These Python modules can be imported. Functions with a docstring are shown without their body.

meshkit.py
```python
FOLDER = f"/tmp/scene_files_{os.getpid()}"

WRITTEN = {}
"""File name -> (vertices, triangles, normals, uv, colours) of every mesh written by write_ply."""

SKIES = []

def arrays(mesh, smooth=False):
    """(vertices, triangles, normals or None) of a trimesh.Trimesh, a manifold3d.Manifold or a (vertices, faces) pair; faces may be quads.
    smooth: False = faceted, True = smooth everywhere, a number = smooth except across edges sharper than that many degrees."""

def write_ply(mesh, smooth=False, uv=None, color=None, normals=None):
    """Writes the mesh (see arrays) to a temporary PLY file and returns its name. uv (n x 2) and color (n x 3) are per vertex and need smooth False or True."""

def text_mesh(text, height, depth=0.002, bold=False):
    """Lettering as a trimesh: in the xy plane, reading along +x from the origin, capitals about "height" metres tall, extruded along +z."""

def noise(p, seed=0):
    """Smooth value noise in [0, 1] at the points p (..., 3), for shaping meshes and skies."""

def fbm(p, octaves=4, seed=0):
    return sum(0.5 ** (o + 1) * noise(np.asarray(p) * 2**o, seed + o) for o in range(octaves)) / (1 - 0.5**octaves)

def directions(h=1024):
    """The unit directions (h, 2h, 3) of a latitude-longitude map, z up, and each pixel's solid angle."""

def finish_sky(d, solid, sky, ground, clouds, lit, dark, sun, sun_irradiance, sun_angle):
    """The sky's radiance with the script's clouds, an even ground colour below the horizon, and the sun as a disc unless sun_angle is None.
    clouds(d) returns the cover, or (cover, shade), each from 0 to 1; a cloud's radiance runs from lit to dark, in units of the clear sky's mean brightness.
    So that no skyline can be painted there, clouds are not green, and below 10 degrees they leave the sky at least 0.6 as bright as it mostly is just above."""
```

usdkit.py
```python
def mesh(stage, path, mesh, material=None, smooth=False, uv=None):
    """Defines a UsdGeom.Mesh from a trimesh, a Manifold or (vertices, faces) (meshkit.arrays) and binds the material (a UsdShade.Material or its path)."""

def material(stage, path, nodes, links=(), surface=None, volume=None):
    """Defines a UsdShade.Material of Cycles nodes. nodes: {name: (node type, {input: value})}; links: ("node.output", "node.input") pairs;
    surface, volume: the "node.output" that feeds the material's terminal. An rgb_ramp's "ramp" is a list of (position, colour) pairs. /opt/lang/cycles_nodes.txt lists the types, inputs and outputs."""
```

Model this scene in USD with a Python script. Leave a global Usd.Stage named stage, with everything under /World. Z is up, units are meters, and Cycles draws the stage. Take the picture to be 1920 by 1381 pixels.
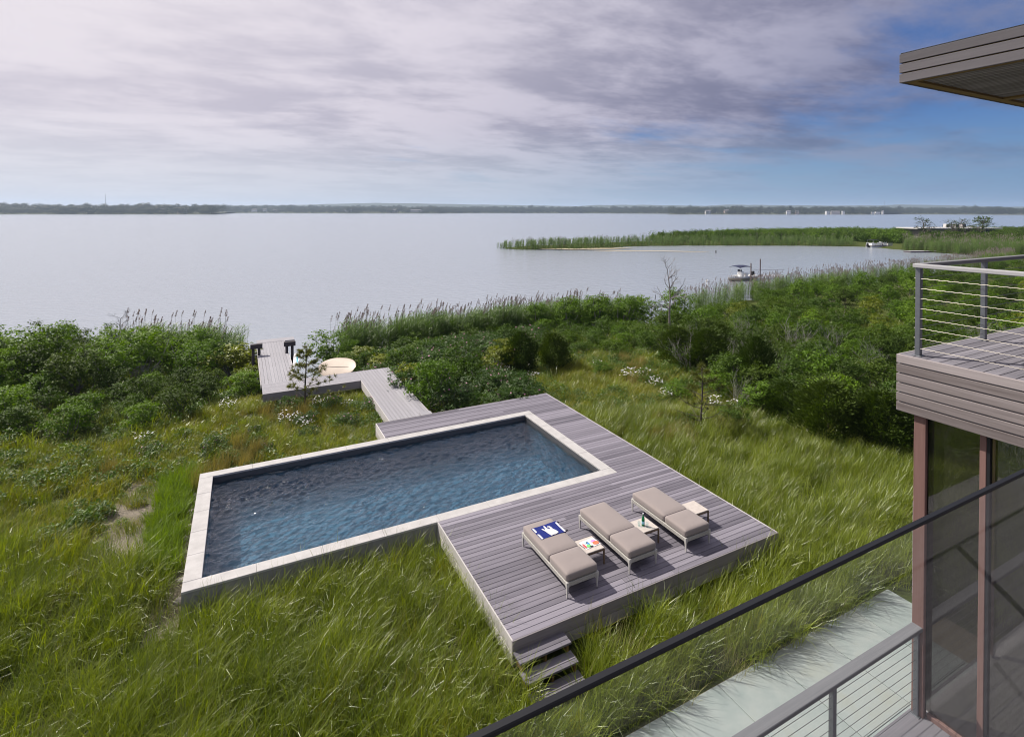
import math, random
import numpy as np, trimesh, usdkit, meshkit
from pxr import Usd, UsdGeom, UsdLux, UsdShade, Gf, Sdf, Vt
from shapely.geometry import Polygon, Point, LineString
from shapely import contains_xy, distance as sdist, points as spoints, prepare

stage = Usd.Stage.CreateInMemory()
UsdGeom.SetStageUpAxis(stage, 'Z')
UsdGeom.SetStageMetersPerUnit(stage, 1.0)
UsdGeom.Xform.Define(stage, '/World')
UsdGeom.Scope.Define(stage, '/World/Looks')
RNG = np.random.default_rng(11)
random.seed(7)

# ------------------------------------------------------------------ camera, sky, sun
# x runs along the deck planks, y away from the house, z up from the deck; metres
EYE = np.array([0, 0, 7.7])
TH, PITCH, ROLL, FPX, CX, CY = 0.5037, -0.0130, 0.0016, 1041.3, 1028.0, 409.7
fw = np.array([math.sin(TH) * math.cos(PITCH), math.cos(TH) * math.cos(PITCH), math.sin(PITCH)])
rt = np.array([math.cos(TH), -math.sin(TH), 0.0])
upv = np.cross(rt, fw)
rt, upv = rt * math.cos(ROLL) + upv * math.sin(ROLL), -rt * math.sin(ROLL) + upv * math.cos(ROLL)
cam = UsdGeom.Camera.Define(stage, '/World/camera')
cam.AddTransformOp().Set(Gf.Matrix4d(*rt, 0, *upv, 0, *(-fw), 0, *EYE, 1))
cam.CreateHorizontalApertureAttr(36.0)
cam.CreateVerticalApertureAttr(36.0 * 736 / 1024)
cam.CreateFocalLengthAttr(FPX * 36 / 1920)
cam.CreateHorizontalApertureOffsetAttr((960 - CX) * 36 / 1920)
cam.CreateVerticalApertureOffsetAttr((CY - 690.5) * 36 / 1920)
cam.CreateClippingRangeAttr(Gf.Vec2f(0.05, 60000))
cam.CreateExposureAttr(0.40)

SUN_EL = math.radians(46)
SUN_H = np.array([-0.60, 0.80]); SUN_H /= np.linalg.norm(SUN_H)
SUN = np.array([*(SUN_H * math.cos(SUN_EL)), math.sin(SUN_EL)])
SUN_ROT = math.atan2(SUN[0], SUN[1])
sky = UsdLux.DomeLight.Define(stage, '/World/sky')
SKY_STRENGTH = 0.074
def sky_material():
    n = {
        'tc': ('texture_coordinate', {}),
        'sep': ('separate_xyz', {}),
        'zc': ('math', {'math_type': 'maximum', 'value2': 0.0}),
        'za': ('math', {'math_type': 'add', 'value2': 0.11}),
        'px': ('math', {'math_type': 'divide'}), 'py': ('math', {'math_type': 'divide'}),
        'p': ('combine_xyz', {'z': 0.0}),
        'map1': ('mapping', {'rotation': (0, 0, 0.55), 'scale': (0.75, 1.05, 1.0), 'location': (3.3, 1.7, 0.0)}),
        'n1': ('noise_texture', {'scale': 1.0, 'detail': 10.0, 'roughness': 0.60, 'distortion': 0.15}),
        'map2': ('mapping', {'rotation': (0, 0, 0.55), 'scale': (1.15, 1.7, 1.0), 'location': (8.1, 4.2, 0.5)}),
        'n2': ('noise_texture', {'scale': 1.0, 'detail': 10.0, 'roughness': 0.62, 'distortion': 0.15}),
        'shade': ('map_range', {'range_type': 'smoothstep', 'from_min': 0.35, 'from_max': 0.62, 'to_min': 0.0, 'to_max': 1.0, 'clamp': True}),
        # clouds: brighter towards the sun, slate away from it; a bank thicker on the sunny side and overhead
        'dot': ('vector_math', {'math_type': 'dot_product', 'vector2': tuple(SUN)}),
        'glow': ('map_range', {'from_min': -0.20, 'from_max': 0.85, 'to_min': 0.0, 'to_max': 1.0, 'clamp': True}),
        'lit': ('rgb_ramp', {'ramp': [(0.0, (1.8, 2.4, 3.9)), (0.25, (2.3, 2.5, 3.9)), (0.5, (5.2, 5.0, 6.2)), (0.8, (7.7, 7.2, 8.0)), (1.0, (8.6, 8.0, 8.5))]}),
        'drk': ('rgb_ramp', {'ramp': [(0.0, (0.70, 1.1, 2.3)), (0.25, (1.0, 1.2, 2.4)), (0.5, (2.7, 2.7, 3.8)), (0.8, (5.5, 5.2, 6.2)), (1.0, (7.4, 6.9, 7.6))]}),
        'cc': ('mix_color', {'use_clamp': False}),
        'sky': ('sky_texture', {'sky_type': 'single_scattering', 'sun_disc': False, 'sun_elevation': SUN_EL, 'sun_rotation': SUN_ROT,
                                'altitude': 50.0, 'air_density': 1.0, 'aerosol_density': 0.8, 'ozone_density': 4.0}),
        'tint': ('mix_color', {'blend_type': 'multiply', 'fac': 1.0, 'b': (0.36, 0.57, 0.92), 'use_clamp': False}),
        'b1': ('math', {'math_type': 'multiply_add', 'value2': 0.30}),
        'b2': ('math', {'math_type': 'multiply_add', 'value2': 0.52}),
        'cov': ('map_range', {'range_type': 'smoothstep', 'from_min': 0.50, 'from_max': 0.77, 'to_min': 0.0, 'to_max': 1.0, 'clamp': True}),
        'mix': ('mix_color', {'use_clamp': False}),
        'hz': ('map_range', {'range_type': 'smoothstep', 'from_min': 0.0, 'from_max': 0.17, 'to_min': 0.85, 'to_max': 0.0, 'clamp': True}),
        'hc': ('rgb_ramp', {'ramp': [(0.0, (1.6, 3.0, 5.2)), (0.3, (2.9, 4.3, 6.1)), (0.55, (5.2, 5.9, 6.9)), (0.8, (7.0, 7.2, 7.8)), (1.0, (8.0, 7.9, 8.2))]}),
        'mixh': ('mix_color', {'use_clamp': False}),
        'bg': ('background_shader', {'strength': SKY_STRENGTH}),
    }
    l = [('tc.generated', 'sep.vector'), ('sep.z', 'zc.value1'), ('zc.value', 'za.value1'), ('sep.x', 'px.value1'), ('za.value', 'px.value2'),
         ('sep.y', 'py.value1'), ('za.value', 'py.value2'), ('px.value', 'p.x'), ('py.value', 'p.y'), ('p.vector', 'map1.vector'), ('p.vector', 'map2.vector'),
         ('map1.vector', 'n1.vector'), ('map2.vector', 'n2.vector'), ('n2.fac', 'shade.value'),
         ('tc.generated', 'dot.vector1'), ('dot.value', 'glow.value'), ('glow.result', 'lit.fac'), ('glow.result', 'drk.fac'), ('glow.result', 'hc.fac'),
         ('shade.result', 'cc.fac'), ('drk.color', 'cc.a'), ('lit.color', 'cc.b'),
         ('zc.value', 'b1.value1'), ('n1.fac', 'b1.value3'), ('glow.result', 'b2.value1'), ('b1.value', 'b2.value3'), ('b2.value', 'cov.value'),
         ('sky.color', 'tint.a'), ('cov.result', 'mix.fac'), ('tint.result', 'mix.a'), ('cc.result', 'mix.b'),
         ('zc.value', 'hz.value'), ('hz.result', 'mixh.fac'), ('mix.result', 'mixh.a'), ('hc.color', 'mixh.b'), ('mixh.result', 'bg.color')]
    return usdkit.material(stage, '/World/Looks/sky_look', n, l, surface='bg.background')
UsdShade.MaterialBindingAPI.Apply(sky.GetPrim()).Bind(sky_material())
sky.GetPrim().SetCustomDataByKey('kind', 'structure')
sky.GetPrim().SetCustomDataByKey('label', 'pale cloudy daylight sky turning blue on the right')

sun = UsdLux.DistantLight.Define(stage, '/World/sun')
sun.CreateIntensityAttr(1.25)
sun.CreateAngleAttr(0.5)
sun.CreateNormalizeAttr(True)
sun.CreateColorAttr(Gf.Vec3f(1.0, 0.93, 0.83))
_z = SUN; _x = np.cross([0, 0, 1], _z); _x /= np.linalg.norm(_x); _y = np.cross(_z, _x)
sun.AddTransformOp().Set(Gf.Matrix4d(*_x, 0, *_y, 0, *_z, 0, 0, 0, 30, 1))

# ------------------------------------------------------------------ helpers
used = {}
def numbered(path):
    k = used.get(path, 0); used[path] = k + 1
    return path if k == 0 else f'{path}_{k:03d}'
def tag(prim, label=None, cat=None, group=None, kind=None):
    for key, v in (('label', label), ('category', cat), ('group', group), ('kind', kind)):
        if v: prim.SetCustomDataByKey(key, v)
    return prim
def xf(prim, loc=(0, 0, 0), rz=0.0, s=1.0, rx=0.0, ry=0.0):
    x = UsdGeom.Xformable(prim)
    x.AddTranslateOp().Set(Gf.Vec3d(*map(float, loc)))
    if rx or ry: x.AddRotateXYZOp().Set(Gf.Vec3f(math.degrees(rx), math.degrees(ry), math.degrees(rz)))
    else: x.AddRotateZOp().Set(math.degrees(rz))
    if np.ndim(s) or s != 1.0:
        x.AddScaleOp().Set(Gf.Vec3f(*(map(float, s if np.ndim(s) else (s, s, s)))))
def thing(name, label, cat, loc=(0, 0, 0), rz=0.0, group=None, s=1.0, rx=0.0, ry=0.0):
    p = UsdGeom.Xform.Define(stage, numbered('/World/' + name)).GetPrim()
    xf(p, loc, rz, s, rx, ry)
    return tag(p, label, cat, group)
def part(parent, name, mesh, m, smooth=False, label=None, kind=None):
    base = str(parent.GetPath()) if parent is not None else '/World'
    p = usdkit.mesh(stage, numbered(f'{base}/{name}'), mesh, m, smooth=smooth).GetPrim()
    return tag(p, label, None, None, kind)
def struct(name, mesh, m, smooth=False, label=None):
    p = part(None, name, mesh, m, smooth)
    return tag(p, label, None, None, 'structure')
def dup(proto, name, label, cat, loc, rz=0.0, s=1.0, group=None, rx=0.0, ry=0.0):
    p = UsdGeom.Xform.Define(stage, numbered('/World/' + name)).GetPrim()
    p.GetReferences().AddInternalReference(proto.GetPath()); p.SetInstanceable(True)
    x = UsdGeom.Xformable(p); x.ClearXformOpOrder()
    xf(p, loc, rz, s, rx, ry)
    return tag(p, label, cat, group)
class MB:
    def __init__(s): s.v, s.f, s.n = [], [], 0
    def add(s, v, f):
        v = np.asarray(v, float); f = np.asarray(f, int)
        if f.shape[1] == 4: f = np.vstack([f[:, [0, 1, 2]], f[:, [0, 2, 3]]])
        s.v.append(v); s.f.append(f + s.n); s.n += len(v); return s
    def tm(s, m): return s.add(m.vertices, m.faces)
    def get(s): return np.vstack(s.v), np.vstack(s.f)
    def box(s, x0, x1, y0, y1, z0, z1):
        v = [[x, y, z] for z in (z0, z1) for y in (y0, y1) for x in (x0, x1)]
        return s.add(v, [[0, 2, 3, 1], [4, 5, 7, 6], [0, 1, 5, 4], [2, 6, 7, 3], [0, 4, 6, 2], [1, 3, 7, 5]])
    def tube(s, pts, r, n=6, cap=True):
        pts = np.asarray(pts, float); r = np.broadcast_to(np.asarray(r, float), len(pts))
        d = np.gradient(pts, axis=0); d /= np.linalg.norm(d, axis=1, keepdims=True) + 1e-12
        ref = np.where(np.abs(d[:, 2:3]) < 0.9, [[0, 0, 1.0]], [[1.0, 0, 0]])
        a = np.cross(d, ref); a /= np.linalg.norm(a, axis=1, keepdims=True); b = np.cross(d, a)
        t = np.arange(n) / n * 2 * np.pi
        v = (pts[:, None] + r[:, None, None] * (a[:, None] * np.cos(t)[None, :, None] + b[:, None] * np.sin(t)[None, :, None])).reshape(-1, 3)
        f = []
        for i in range(len(pts) - 1):
            for k in range(n):
                k2 = (k + 1) % n
                f.append([i * n + k, i * n + k2, (i + 1) * n + k2, (i + 1) * n + k])
        s.add(v, f)
        if cap:
            for i, flip in ((0, 1), (len(pts) - 1, 0)):
                idx = [list(range(n))[::-1] if flip else list(range(n))][0]
                s.add(v[i * n:(i + 1) * n], [[idx[0], idx[k], idx[k + 1]] for k in range(1, n - 1)])
        return s
def bx(*a): return MB().box(*a).get()
def cbox(x0, x1, y0, y1, z0, z1, c=0.004):
    """box with its edges chamfered (hull of three inset boxes)"""
    cx, cy, cz = (x0 + x1) / 2, (y0 + y1) / 2, (z0 + z1) / 2
    h = np.array([x1 - x0, y1 - y0, z1 - z0]) / 2
    c = min(c, h.min() * .49)
    P = []
    for ax in range(3):
        k = np.full(3, -c); k[ax] = 0
        e = h + k
        P += [[sx * e[0], sy * e[1], sz * e[2]] for sx in (-1, 1) for sy in (-1, 1) for sz in (-1, 1)]
    m = trimesh.convex.convex_hull(np.array(P))
    m.apply_translation([cx, cy, cz]); return m
def rbox(w, l, h, r=0.03, sub=10, puff=0.0, seed=0):
    """soft rounded box, z from 0 to h, cushion-like"""
    n = sub; g = np.linspace(-1, 1, n + 1)
    m = trimesh.creation.box([2, 2, 2])
    for _ in range(4): m = m.subdivide()
    v = m.vertices.copy()
    H = np.array([w / 2, l / 2, h / 2])
    p = v * H
    inner = np.clip(p, -(H - r), H - r)
    d = p - inner; L = np.linalg.norm(d, axis=1, keepdims=True)
    q = inner + np.where(L > 1e-9, d / np.maximum(L, 1e-9) * np.minimum(L, r), 0)
    s = (1 - np.clip(np.abs(q[:, 0]) / H[0], 0, 1) ** 4) * (1 - np.clip(np.abs(q[:, 1]) / H[1], 0, 1) ** 4)
    q[:, 2] += puff * s * np.sign(q[:, 2]) * (np.abs(q[:, 2]) > H[2] * .5)
    q[:, 2] += (meshkit.fbm(q * 6 + seed * 9.1, 3) - .5) * .012 * s
    q[:, 2] += h / 2
    return trimesh.Trimesh(q, m.faces, process=False)

def at(px, py, z):
    """the point at height z seen at that place of the photograph"""
    d = fw + rt * (px - CX) / FPX - upv * (py - CY) / FPX
    return EYE + d * ((z - EYE[2]) / d[2])
def col(px, depth, z=0.0):
    d = fw + rt * (px - CX) / FPX
    p = EYE + d * depth
    return np.array([p[0], p[1], z])

# ------------------------------------------------------------------ materials
def mat(name, nodes, links, surface='p.BSDF', **k): return usdkit.material(stage, '/World/Looks/' + name, nodes, links, surface=surface, **k)
def plain(name, c, rough=0.6, metal=0.0, spec=0.5, var=0.12, scale=20, **k):
    """one colour with fine uneven tone"""
    c = np.array(c)
    return mat(name, {'g': ('geometry', {}), 'n': ('noise_texture', {'scale': scale, 'detail': 4}),
                      'r': ('rgb_ramp', {'ramp': [(0.25, tuple(c * (1 - var))), (0.75, tuple(np.minimum(c * (1 + var), 1)))]}),
                      'p': ('principled_bsdf', {'roughness': rough, 'metallic': metal, 'specular_ior_level': spec, **k})},
               [('g.position', 'n.vector'), ('n.fac', 'r.fac'), ('r.color', 'p.base_color')])
def wood(name, lo, hi, axis=0, rough=0.75, grain=1.1, board=0.36):
    """weathered boards: grain along an axis, each board with its own tone"""
    sc = [34.0, 34.0, 34.0]; sc[axis] = 1.1
    lo, hi = np.array(lo), np.array(hi)
    return mat(name, {
        'g': ('geometry', {}), 'o': ('object_info', {}),
        'off': ('combine_xyz', {}), 'ofm': ('math', {'math_type': 'multiply', 'value2': 37.0}), 'ad': ('vector_math', {'math_type': 'add'}),
        'm': ('mapping', {'scale': tuple(sc)}), 'n': ('noise_texture', {'scale': 1.0, 'detail': 5, 'roughness': 0.65, 'distortion': 0.2}),
        'm2': ('mapping', {'scale': tuple(np.array(sc) / 12)}), 'n2': ('noise_texture', {'scale': 1.0, 'detail': 3}),
        'w1': ('math', {'math_type': 'multiply', 'value2': 0.42 * grain}), 'w2': ('math', {'math_type': 'multiply_add', 'value2': 0.30}),
        'w3': ('math', {'math_type': 'multiply_add', 'value2': board}), 'w4': ('math', {'math_type': 'add', 'value2': 0.23 - board / 2}),
        'r': ('rgb_ramp', {'ramp': [(0.25, tuple(lo)), (0.85, tuple(hi))]}),
        'b': ('bump', {'strength': 0.25, 'distance': 0.004}),
        'p': ('principled_bsdf', {'roughness': rough, 'specular_ior_level': 0.3})},
        [('g.position', 'ad.vector1'), ('o.random', 'ofm.value1'), ('ofm.value', 'off.x'), ('ofm.value', 'off.y'), ('off.vector', 'ad.vector2'),
         ('ad.vector', 'm.vector'), ('ad.vector', 'm2.vector'), ('m.vector', 'n.vector'), ('m2.vector', 'n2.vector'),
         ('n.fac', 'w1.value1'), ('n2.fac', 'w2.value1'), ('w1.value', 'w2.value3'), ('o.random', 'w3.value1'), ('w2.value', 'w3.value3'),
         ('w3.value', 'w4.value1'), ('w4.value', 'r.fac'), ('r.color', 'p.base_color'), ('n.fac', 'b.height'), ('b.normal', 'p.normal')])
def leafmat(name, a, b, c=None, rough=0.45, trans=0.35, spec=0.4, yellow=None):
    """leaves: tone differs leaf by leaf and plant by plant, some light passes through"""
    a, b = np.array(a), np.array(b)
    ramp = [(0.0, tuple(a)), (0.75, tuple(b))] + [(1.0, tuple(c if c is not None else b * 1.3))]
    return mat(name, {
        'g': ('geometry', {}), 'o': ('object_info', {}),
        's': ('math', {'math_type': 'multiply', 'value2': 0.6}), 's2': ('math', {'math_type': 'multiply_add', 'value2': 0.4}),
        'r': ('rgb_ramp', {'ramp': ramp}),
        'd': ('principled_bsdf', {'roughness': rough, 'specular_ior_level': spec}),
        'h': ('hsv', {'saturation': 1.1, 'value': 1.25}), 't': ('translucent_bsdf', {}), 'mx': ('mix_closure', {'fac': trans})},
        [('g.random_per_island', 's.value1'), ('o.random', 's2.value1'), ('s.value', 's2.value3'), ('s2.value', 'r.fac'),
         ('r.color', 'd.base_color'), ('r.color', 'h.color'), ('h.color', 't.color'), ('d.BSDF', 'mx.closure1'), ('t.BSDF', 'mx.closure2')], surface='mx.closure')

M = {}
M['deck'] = wood('weathered_deck_wood', (0.052, 0.048, 0.063), (0.245, 0.230, 0.270))
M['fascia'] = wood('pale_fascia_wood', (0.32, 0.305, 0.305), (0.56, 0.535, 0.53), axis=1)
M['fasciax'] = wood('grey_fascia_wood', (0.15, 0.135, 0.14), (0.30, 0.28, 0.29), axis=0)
M['walk'] = wood('walkway_boards', (0.20, 0.197, 0.215), (0.335, 0.328, 0.355), axis=1, board=0.12)
M['stepwood'] = wood('dark_step_wood', (0.045, 0.042, 0.052), (0.19, 0.18, 0.21))
M['clad'] = wood('balcony_cladding', (0.075, 0.060, 0.058), (0.33, 0.295, 0.30), axis=1, board=0.5)
M['cladx'] = wood('house_cladding', (0.15, 0.14, 0.148), (0.33, 0.315, 0.328), axis=1)
M['roofboard'] = wood('roof_boards', (0.045, 0.042, 0.048), (0.135, 0.125, 0.135), axis=1)
M['brown'] = wood('brown_soffit_wood', (0.09, 0.055, 0.015), (0.18, 0.115, 0.035), axis=0)
M['slat'] = wood('grey_soffit_slats', (0.10, 0.09, 0.08), (0.26, 0.24, 0.23), axis=1)
M['red'] = wood('reddish_cedar', (0.12, 0.066, 0.058), (0.24, 0.145, 0.13), axis=2)
M['bdeck'] = wood('balcony_deck_wood', (0.08, 0.076, 0.09), (0.24, 0.23, 0.26), axis=0)
M['floor'] = wood('porch_floor_wood', (0.10, 0.095, 0.085), (0.19, 0.18, 0.16), axis=1)
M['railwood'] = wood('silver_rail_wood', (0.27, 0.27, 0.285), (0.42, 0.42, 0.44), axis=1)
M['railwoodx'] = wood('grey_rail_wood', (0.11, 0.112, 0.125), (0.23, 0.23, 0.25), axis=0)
M['steel'] = plain('grey_painted_steel', (0.15, 0.16, 0.18), 0.45, 0.6)
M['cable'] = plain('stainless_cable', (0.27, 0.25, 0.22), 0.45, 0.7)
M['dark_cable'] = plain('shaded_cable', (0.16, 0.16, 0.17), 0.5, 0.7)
M['black'] = plain('black_metal', (0.010, 0.011, 0.014), 0.55, 0.0, 0.3)
M['concrete'] = plain('pale_concrete', (0.395, 0.385, 0.38), 0.8, var=0.13, scale=3.5)
M['wall_concrete'] = plain('grey_concrete', (0.20, 0.20, 0.20), 0.85, var=0.10, scale=4)
M['plaster'] = plain('grey_blue_pool_plaster', (0.10, 0.185, 0.25), 0.7, var=0.1, scale=5)
M['liner'] = plain('charcoal_waterline', (0.045, 0.047, 0.055), 0.5, var=0.15, scale=8)
M['cushion'] = plain('taupe_fabric', (0.245, 0.213, 0.205), 0.95, spec=0.1, var=0.05, scale=120, sheen_weight=0.15)
M['piping'] = plain('taupe_piping', (0.19, 0.165, 0.16), 0.95)
M['weave'] = mat('woven_grey_frame', {'g': ('geometry', {}), 'v': ('voronoi_texture', {'scale': 62}), 'b': ('bump', {'strength': 0.7, 'distance': 0.006}),
      'r': ('rgb_ramp', {'ramp': [(0.0, (0.48, 0.465, 0.435)), (0.7, (0.28, 0.27, 0.25))]}), 'p': ('principled_bsdf', {'roughness': 0.6})},
      [('g.position', 'v.vector'), ('v.distance', 'b.height'), ('v.distance', 'r.fac'), ('r.color', 'p.base_color'), ('b.normal', 'p.normal')])
M['legwhite'] = plain('pale_frame_metal', (0.44, 0.43, 0.41), 0.5)
M['tabletop'] = plain('pale_table_top', (0.46, 0.415, 0.38), 0.6, var=0.12, scale=9)
M['tablewood'] = wood('brown_table_wood', (0.09, 0.06, 0.038), (0.21, 0.15, 0.10), axis=0)
M['navy'] = plain('navy_towel', (0.022, 0.032, 0.16), 0.95, spec=0.05, scale=90)
M['white'] = plain('white_cloth', (0.60, 0.60, 0.64), 0.9, spec=0.1, scale=60, var=0.05)
M['fringe'] = plain('black_cloth', (0.02, 0.02, 0.03), 0.9)
M['paper'] = plain('magazine_paper', (0.66, 0.66, 0.66), 0.5, var=0.03)
for k, c in dict(print_blue=(0.08, 0.27, 0.62), print_green=(0.16, 0.55, 0.16), print_pink=(0.78, 0.28, 0.58), print_orange=(0.80, 0.16, 0.07), print_red=(0.7, 0.08, 0.09), print_sky=(0.45, 0.68, 0.85)).items():
    M[k] = plain(k, c, 0.5, var=0.06)
M['bottle'] = mat('green_glass', {'a': ('transparent_bsdf', {'color': (0.06, 0.42, 0.18)}), 'b': ('principled_bsdf', {'base_color': (0.02, 0.22, 0.09), 'roughness': 0.08}), 'm': ('mix_closure', {'fac': 0.55})},
      [('a.BSDF', 'm.closure1'), ('b.BSDF', 'm.closure2')], surface='m.closure')
M['label'] = plain('blue_paper_label', (0.25, 0.55, 0.68), 0.6)
def glassmat(name, tint, gl=1.0, rough=0.0, ior=1.5):
    return mat(name, {'f': ('fresnel', {'IOR': ior}), 'geo': ('geometry', {}), 'front': ('math', {'math_type': 'subtract', 'value1': 1.0}), 'fa': ('math', {'math_type': 'multiply'}),
                      't': ('transparent_bsdf', {'color': tint}), 'g': ('glossy_bsdf', {'color': (gl,) * 3, 'roughness': rough}), 'm': ('mix_closure', {})},
               [('geo.backfacing', 'front.value2'), ('f.fac', 'fa.value1'), ('front.value', 'fa.value2'), ('fa.value', 'm.fac'), ('t.BSDF', 'm.closure1'), ('g.BSDF', 'm.closure2')], surface='m.closure')
M['glass'] = glassmat('clear_glass', (0.95, 0.97, 0.965))
M['porch_glass'] = glassmat('screened_porch_glass', (0.60, 0.60, 0.59), ior=1.9)
M['screen'] = mat('insect_screen', {'t': ('transparent_bsdf', {'color': (0.9, 0.9, 0.9)}), 'd': ('diffuse_bsdf', {'color': (0.20, 0.20, 0.195)}), 'g': ('geometry', {}), 'w': ('noise_texture', {'scale': 60.0, 'detail': 2}),
      'mr': ('map_range', {'from_min': 0.3, 'from_max': 0.7, 'to_min': 0.22, 'to_max': 0.34, 'clamp': True}), 'm': ('mix_closure', {})},
      [('g.position', 'w.vector'), ('w.fac', 'mr.value'), ('mr.result', 'm.fac'), ('t.BSDF', 'm.closure1'), ('d.BSDF', 'm.closure2')], surface='m.closure')
M['tumbler'] = glassmat('tumbler_glass', (0.9, 0.95, 0.95))
M['stone'] = mat('bluestone', {'g': ('geometry', {}), 'o': ('object_info', {}), 'n': ('noise_texture', {'scale': 1.6, 'detail': 6, 'roughness': 0.6}),
      'ad': ('math', {'math_type': 'multiply_add', 'value2': 0.22}), 'r': ('rgb_ramp', {'ramp': [(0.3, (0.16, 0.20, 0.20)), (0.5, (0.245, 0.283, 0.28)), (0.68, (0.29, 0.32, 0.315)), (0.85, (0.285, 0.305, 0.28))]}),
      'p': ('principled_bsdf', {'roughness': 0.7})}, [('g.position', 'n.vector'), ('o.random', 'ad.value1'), ('n.fac', 'ad.value3'), ('ad.value', 'r.fac'), ('r.color', 'p.base_color')])
M['joint'] = plain('sandy_joint', (0.17, 0.14, 0.09), 0.9)
M['ground'] = mat('soil_and_litter', {'g': ('geometry', {}), 'n': ('noise_texture', {'scale': 0.55, 'detail': 6, 'roughness': 0.62}), 'n2': ('noise_texture', {'scale': 14.0, 'detail': 5, 'roughness': 0.7}),
      'ad': ('math', {'math_type': 'multiply_add', 'value2': 0.5}), 'h': ('math', {'math_type': 'multiply', 'value2': 0.5}),
      'r': ('rgb_ramp', {'ramp': [(0.25, (0.026, 0.036, 0.010)), (0.5, (0.055, 0.072, 0.016)), (0.66, (0.085, 0.090, 0.030)), (0.85, (0.14, 0.125, 0.07))]}),
      'b': ('bump', {'strength': 0.6, 'distance': 0.03}), 'p': ('principled_bsdf', {'roughness': 0.95, 'specular_ior_level': 0.1})},
      [('g.position', 'n.vector'), ('g.position', 'n2.vector'), ('n.fac', 'h.value1'), ('n2.fac', 'ad.value1'), ('h.value', 'ad.value3'), ('ad.value', 'r.fac'), ('r.color', 'p.base_color'), ('n2.fac', 'b.height'), ('b.normal', 'p.normal')])
M['gravel'] = mat('sandy_gravel', {'g': ('geometry', {}), 'n': ('noise_texture', {'scale': 1.5, 'detail': 5}), 'v': ('voronoi_texture', {'scale': 22}),
      'r': ('rgb_ramp', {'ramp': [(0.3, (0.10, 0.085, 0.055)), (0.7, (0.22, 0.19, 0.15))]}), 'b': ('bump', {'strength': 0.8, 'distance': 0.03}), 'p': ('principled_bsdf', {'roughness': 0.95})},
      [('g.position', 'n.vector'), ('g.position', 'v.vector'), ('n.fac', 'r.fac'), ('r.color', 'p.base_color'), ('v.distance', 'b.height'), ('b.normal', 'p.normal')])
M['sand'] = plain('wet_sand', (0.42, 0.36, 0.26), 0.9)
M['rock'] = plain('grey_stone', (0.30, 0.27, 0.25), 0.9, var=0.25, scale=12)
M['bay'] = mat('bay_water', {'g': ('geometry', {}), 'm1': ('mapping', {'scale': (0.9, 1.5, 1), 'rotation': (0, 0, 0.5)}), 'n1': ('noise_texture', {'scale': 1.0, 'detail': 4, 'roughness': 0.55}),
      'm2': ('mapping', {'scale': (0.05, 0.12, 1), 'rotation': (0, 0, 0.5)}), 'n2': ('noise_texture', {'scale': 1.0, 'detail': 3}), 'ad': ('math', {'math_type': 'multiply_add', 'value2': 0.6}),
      'b': ('bump', {'strength': 0.55, 'distance': 0.28}),
      'p': ('principled_bsdf', {'base_color': (0.27, 0.30, 0.34), 'roughness': 0.16, 'ior': 1.42, 'specular_ior_level': 0.6})},
      [('g.position', 'm1.vector'), ('m1.vector', 'n1.vector'), ('g.position', 'm2.vector'), ('m2.vector', 'n2.vector'), ('n2.fac', 'ad.value1'), ('n1.fac', 'ad.value3'), ('ad.value', 'b.height'), ('b.normal', 'p.normal')])
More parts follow.
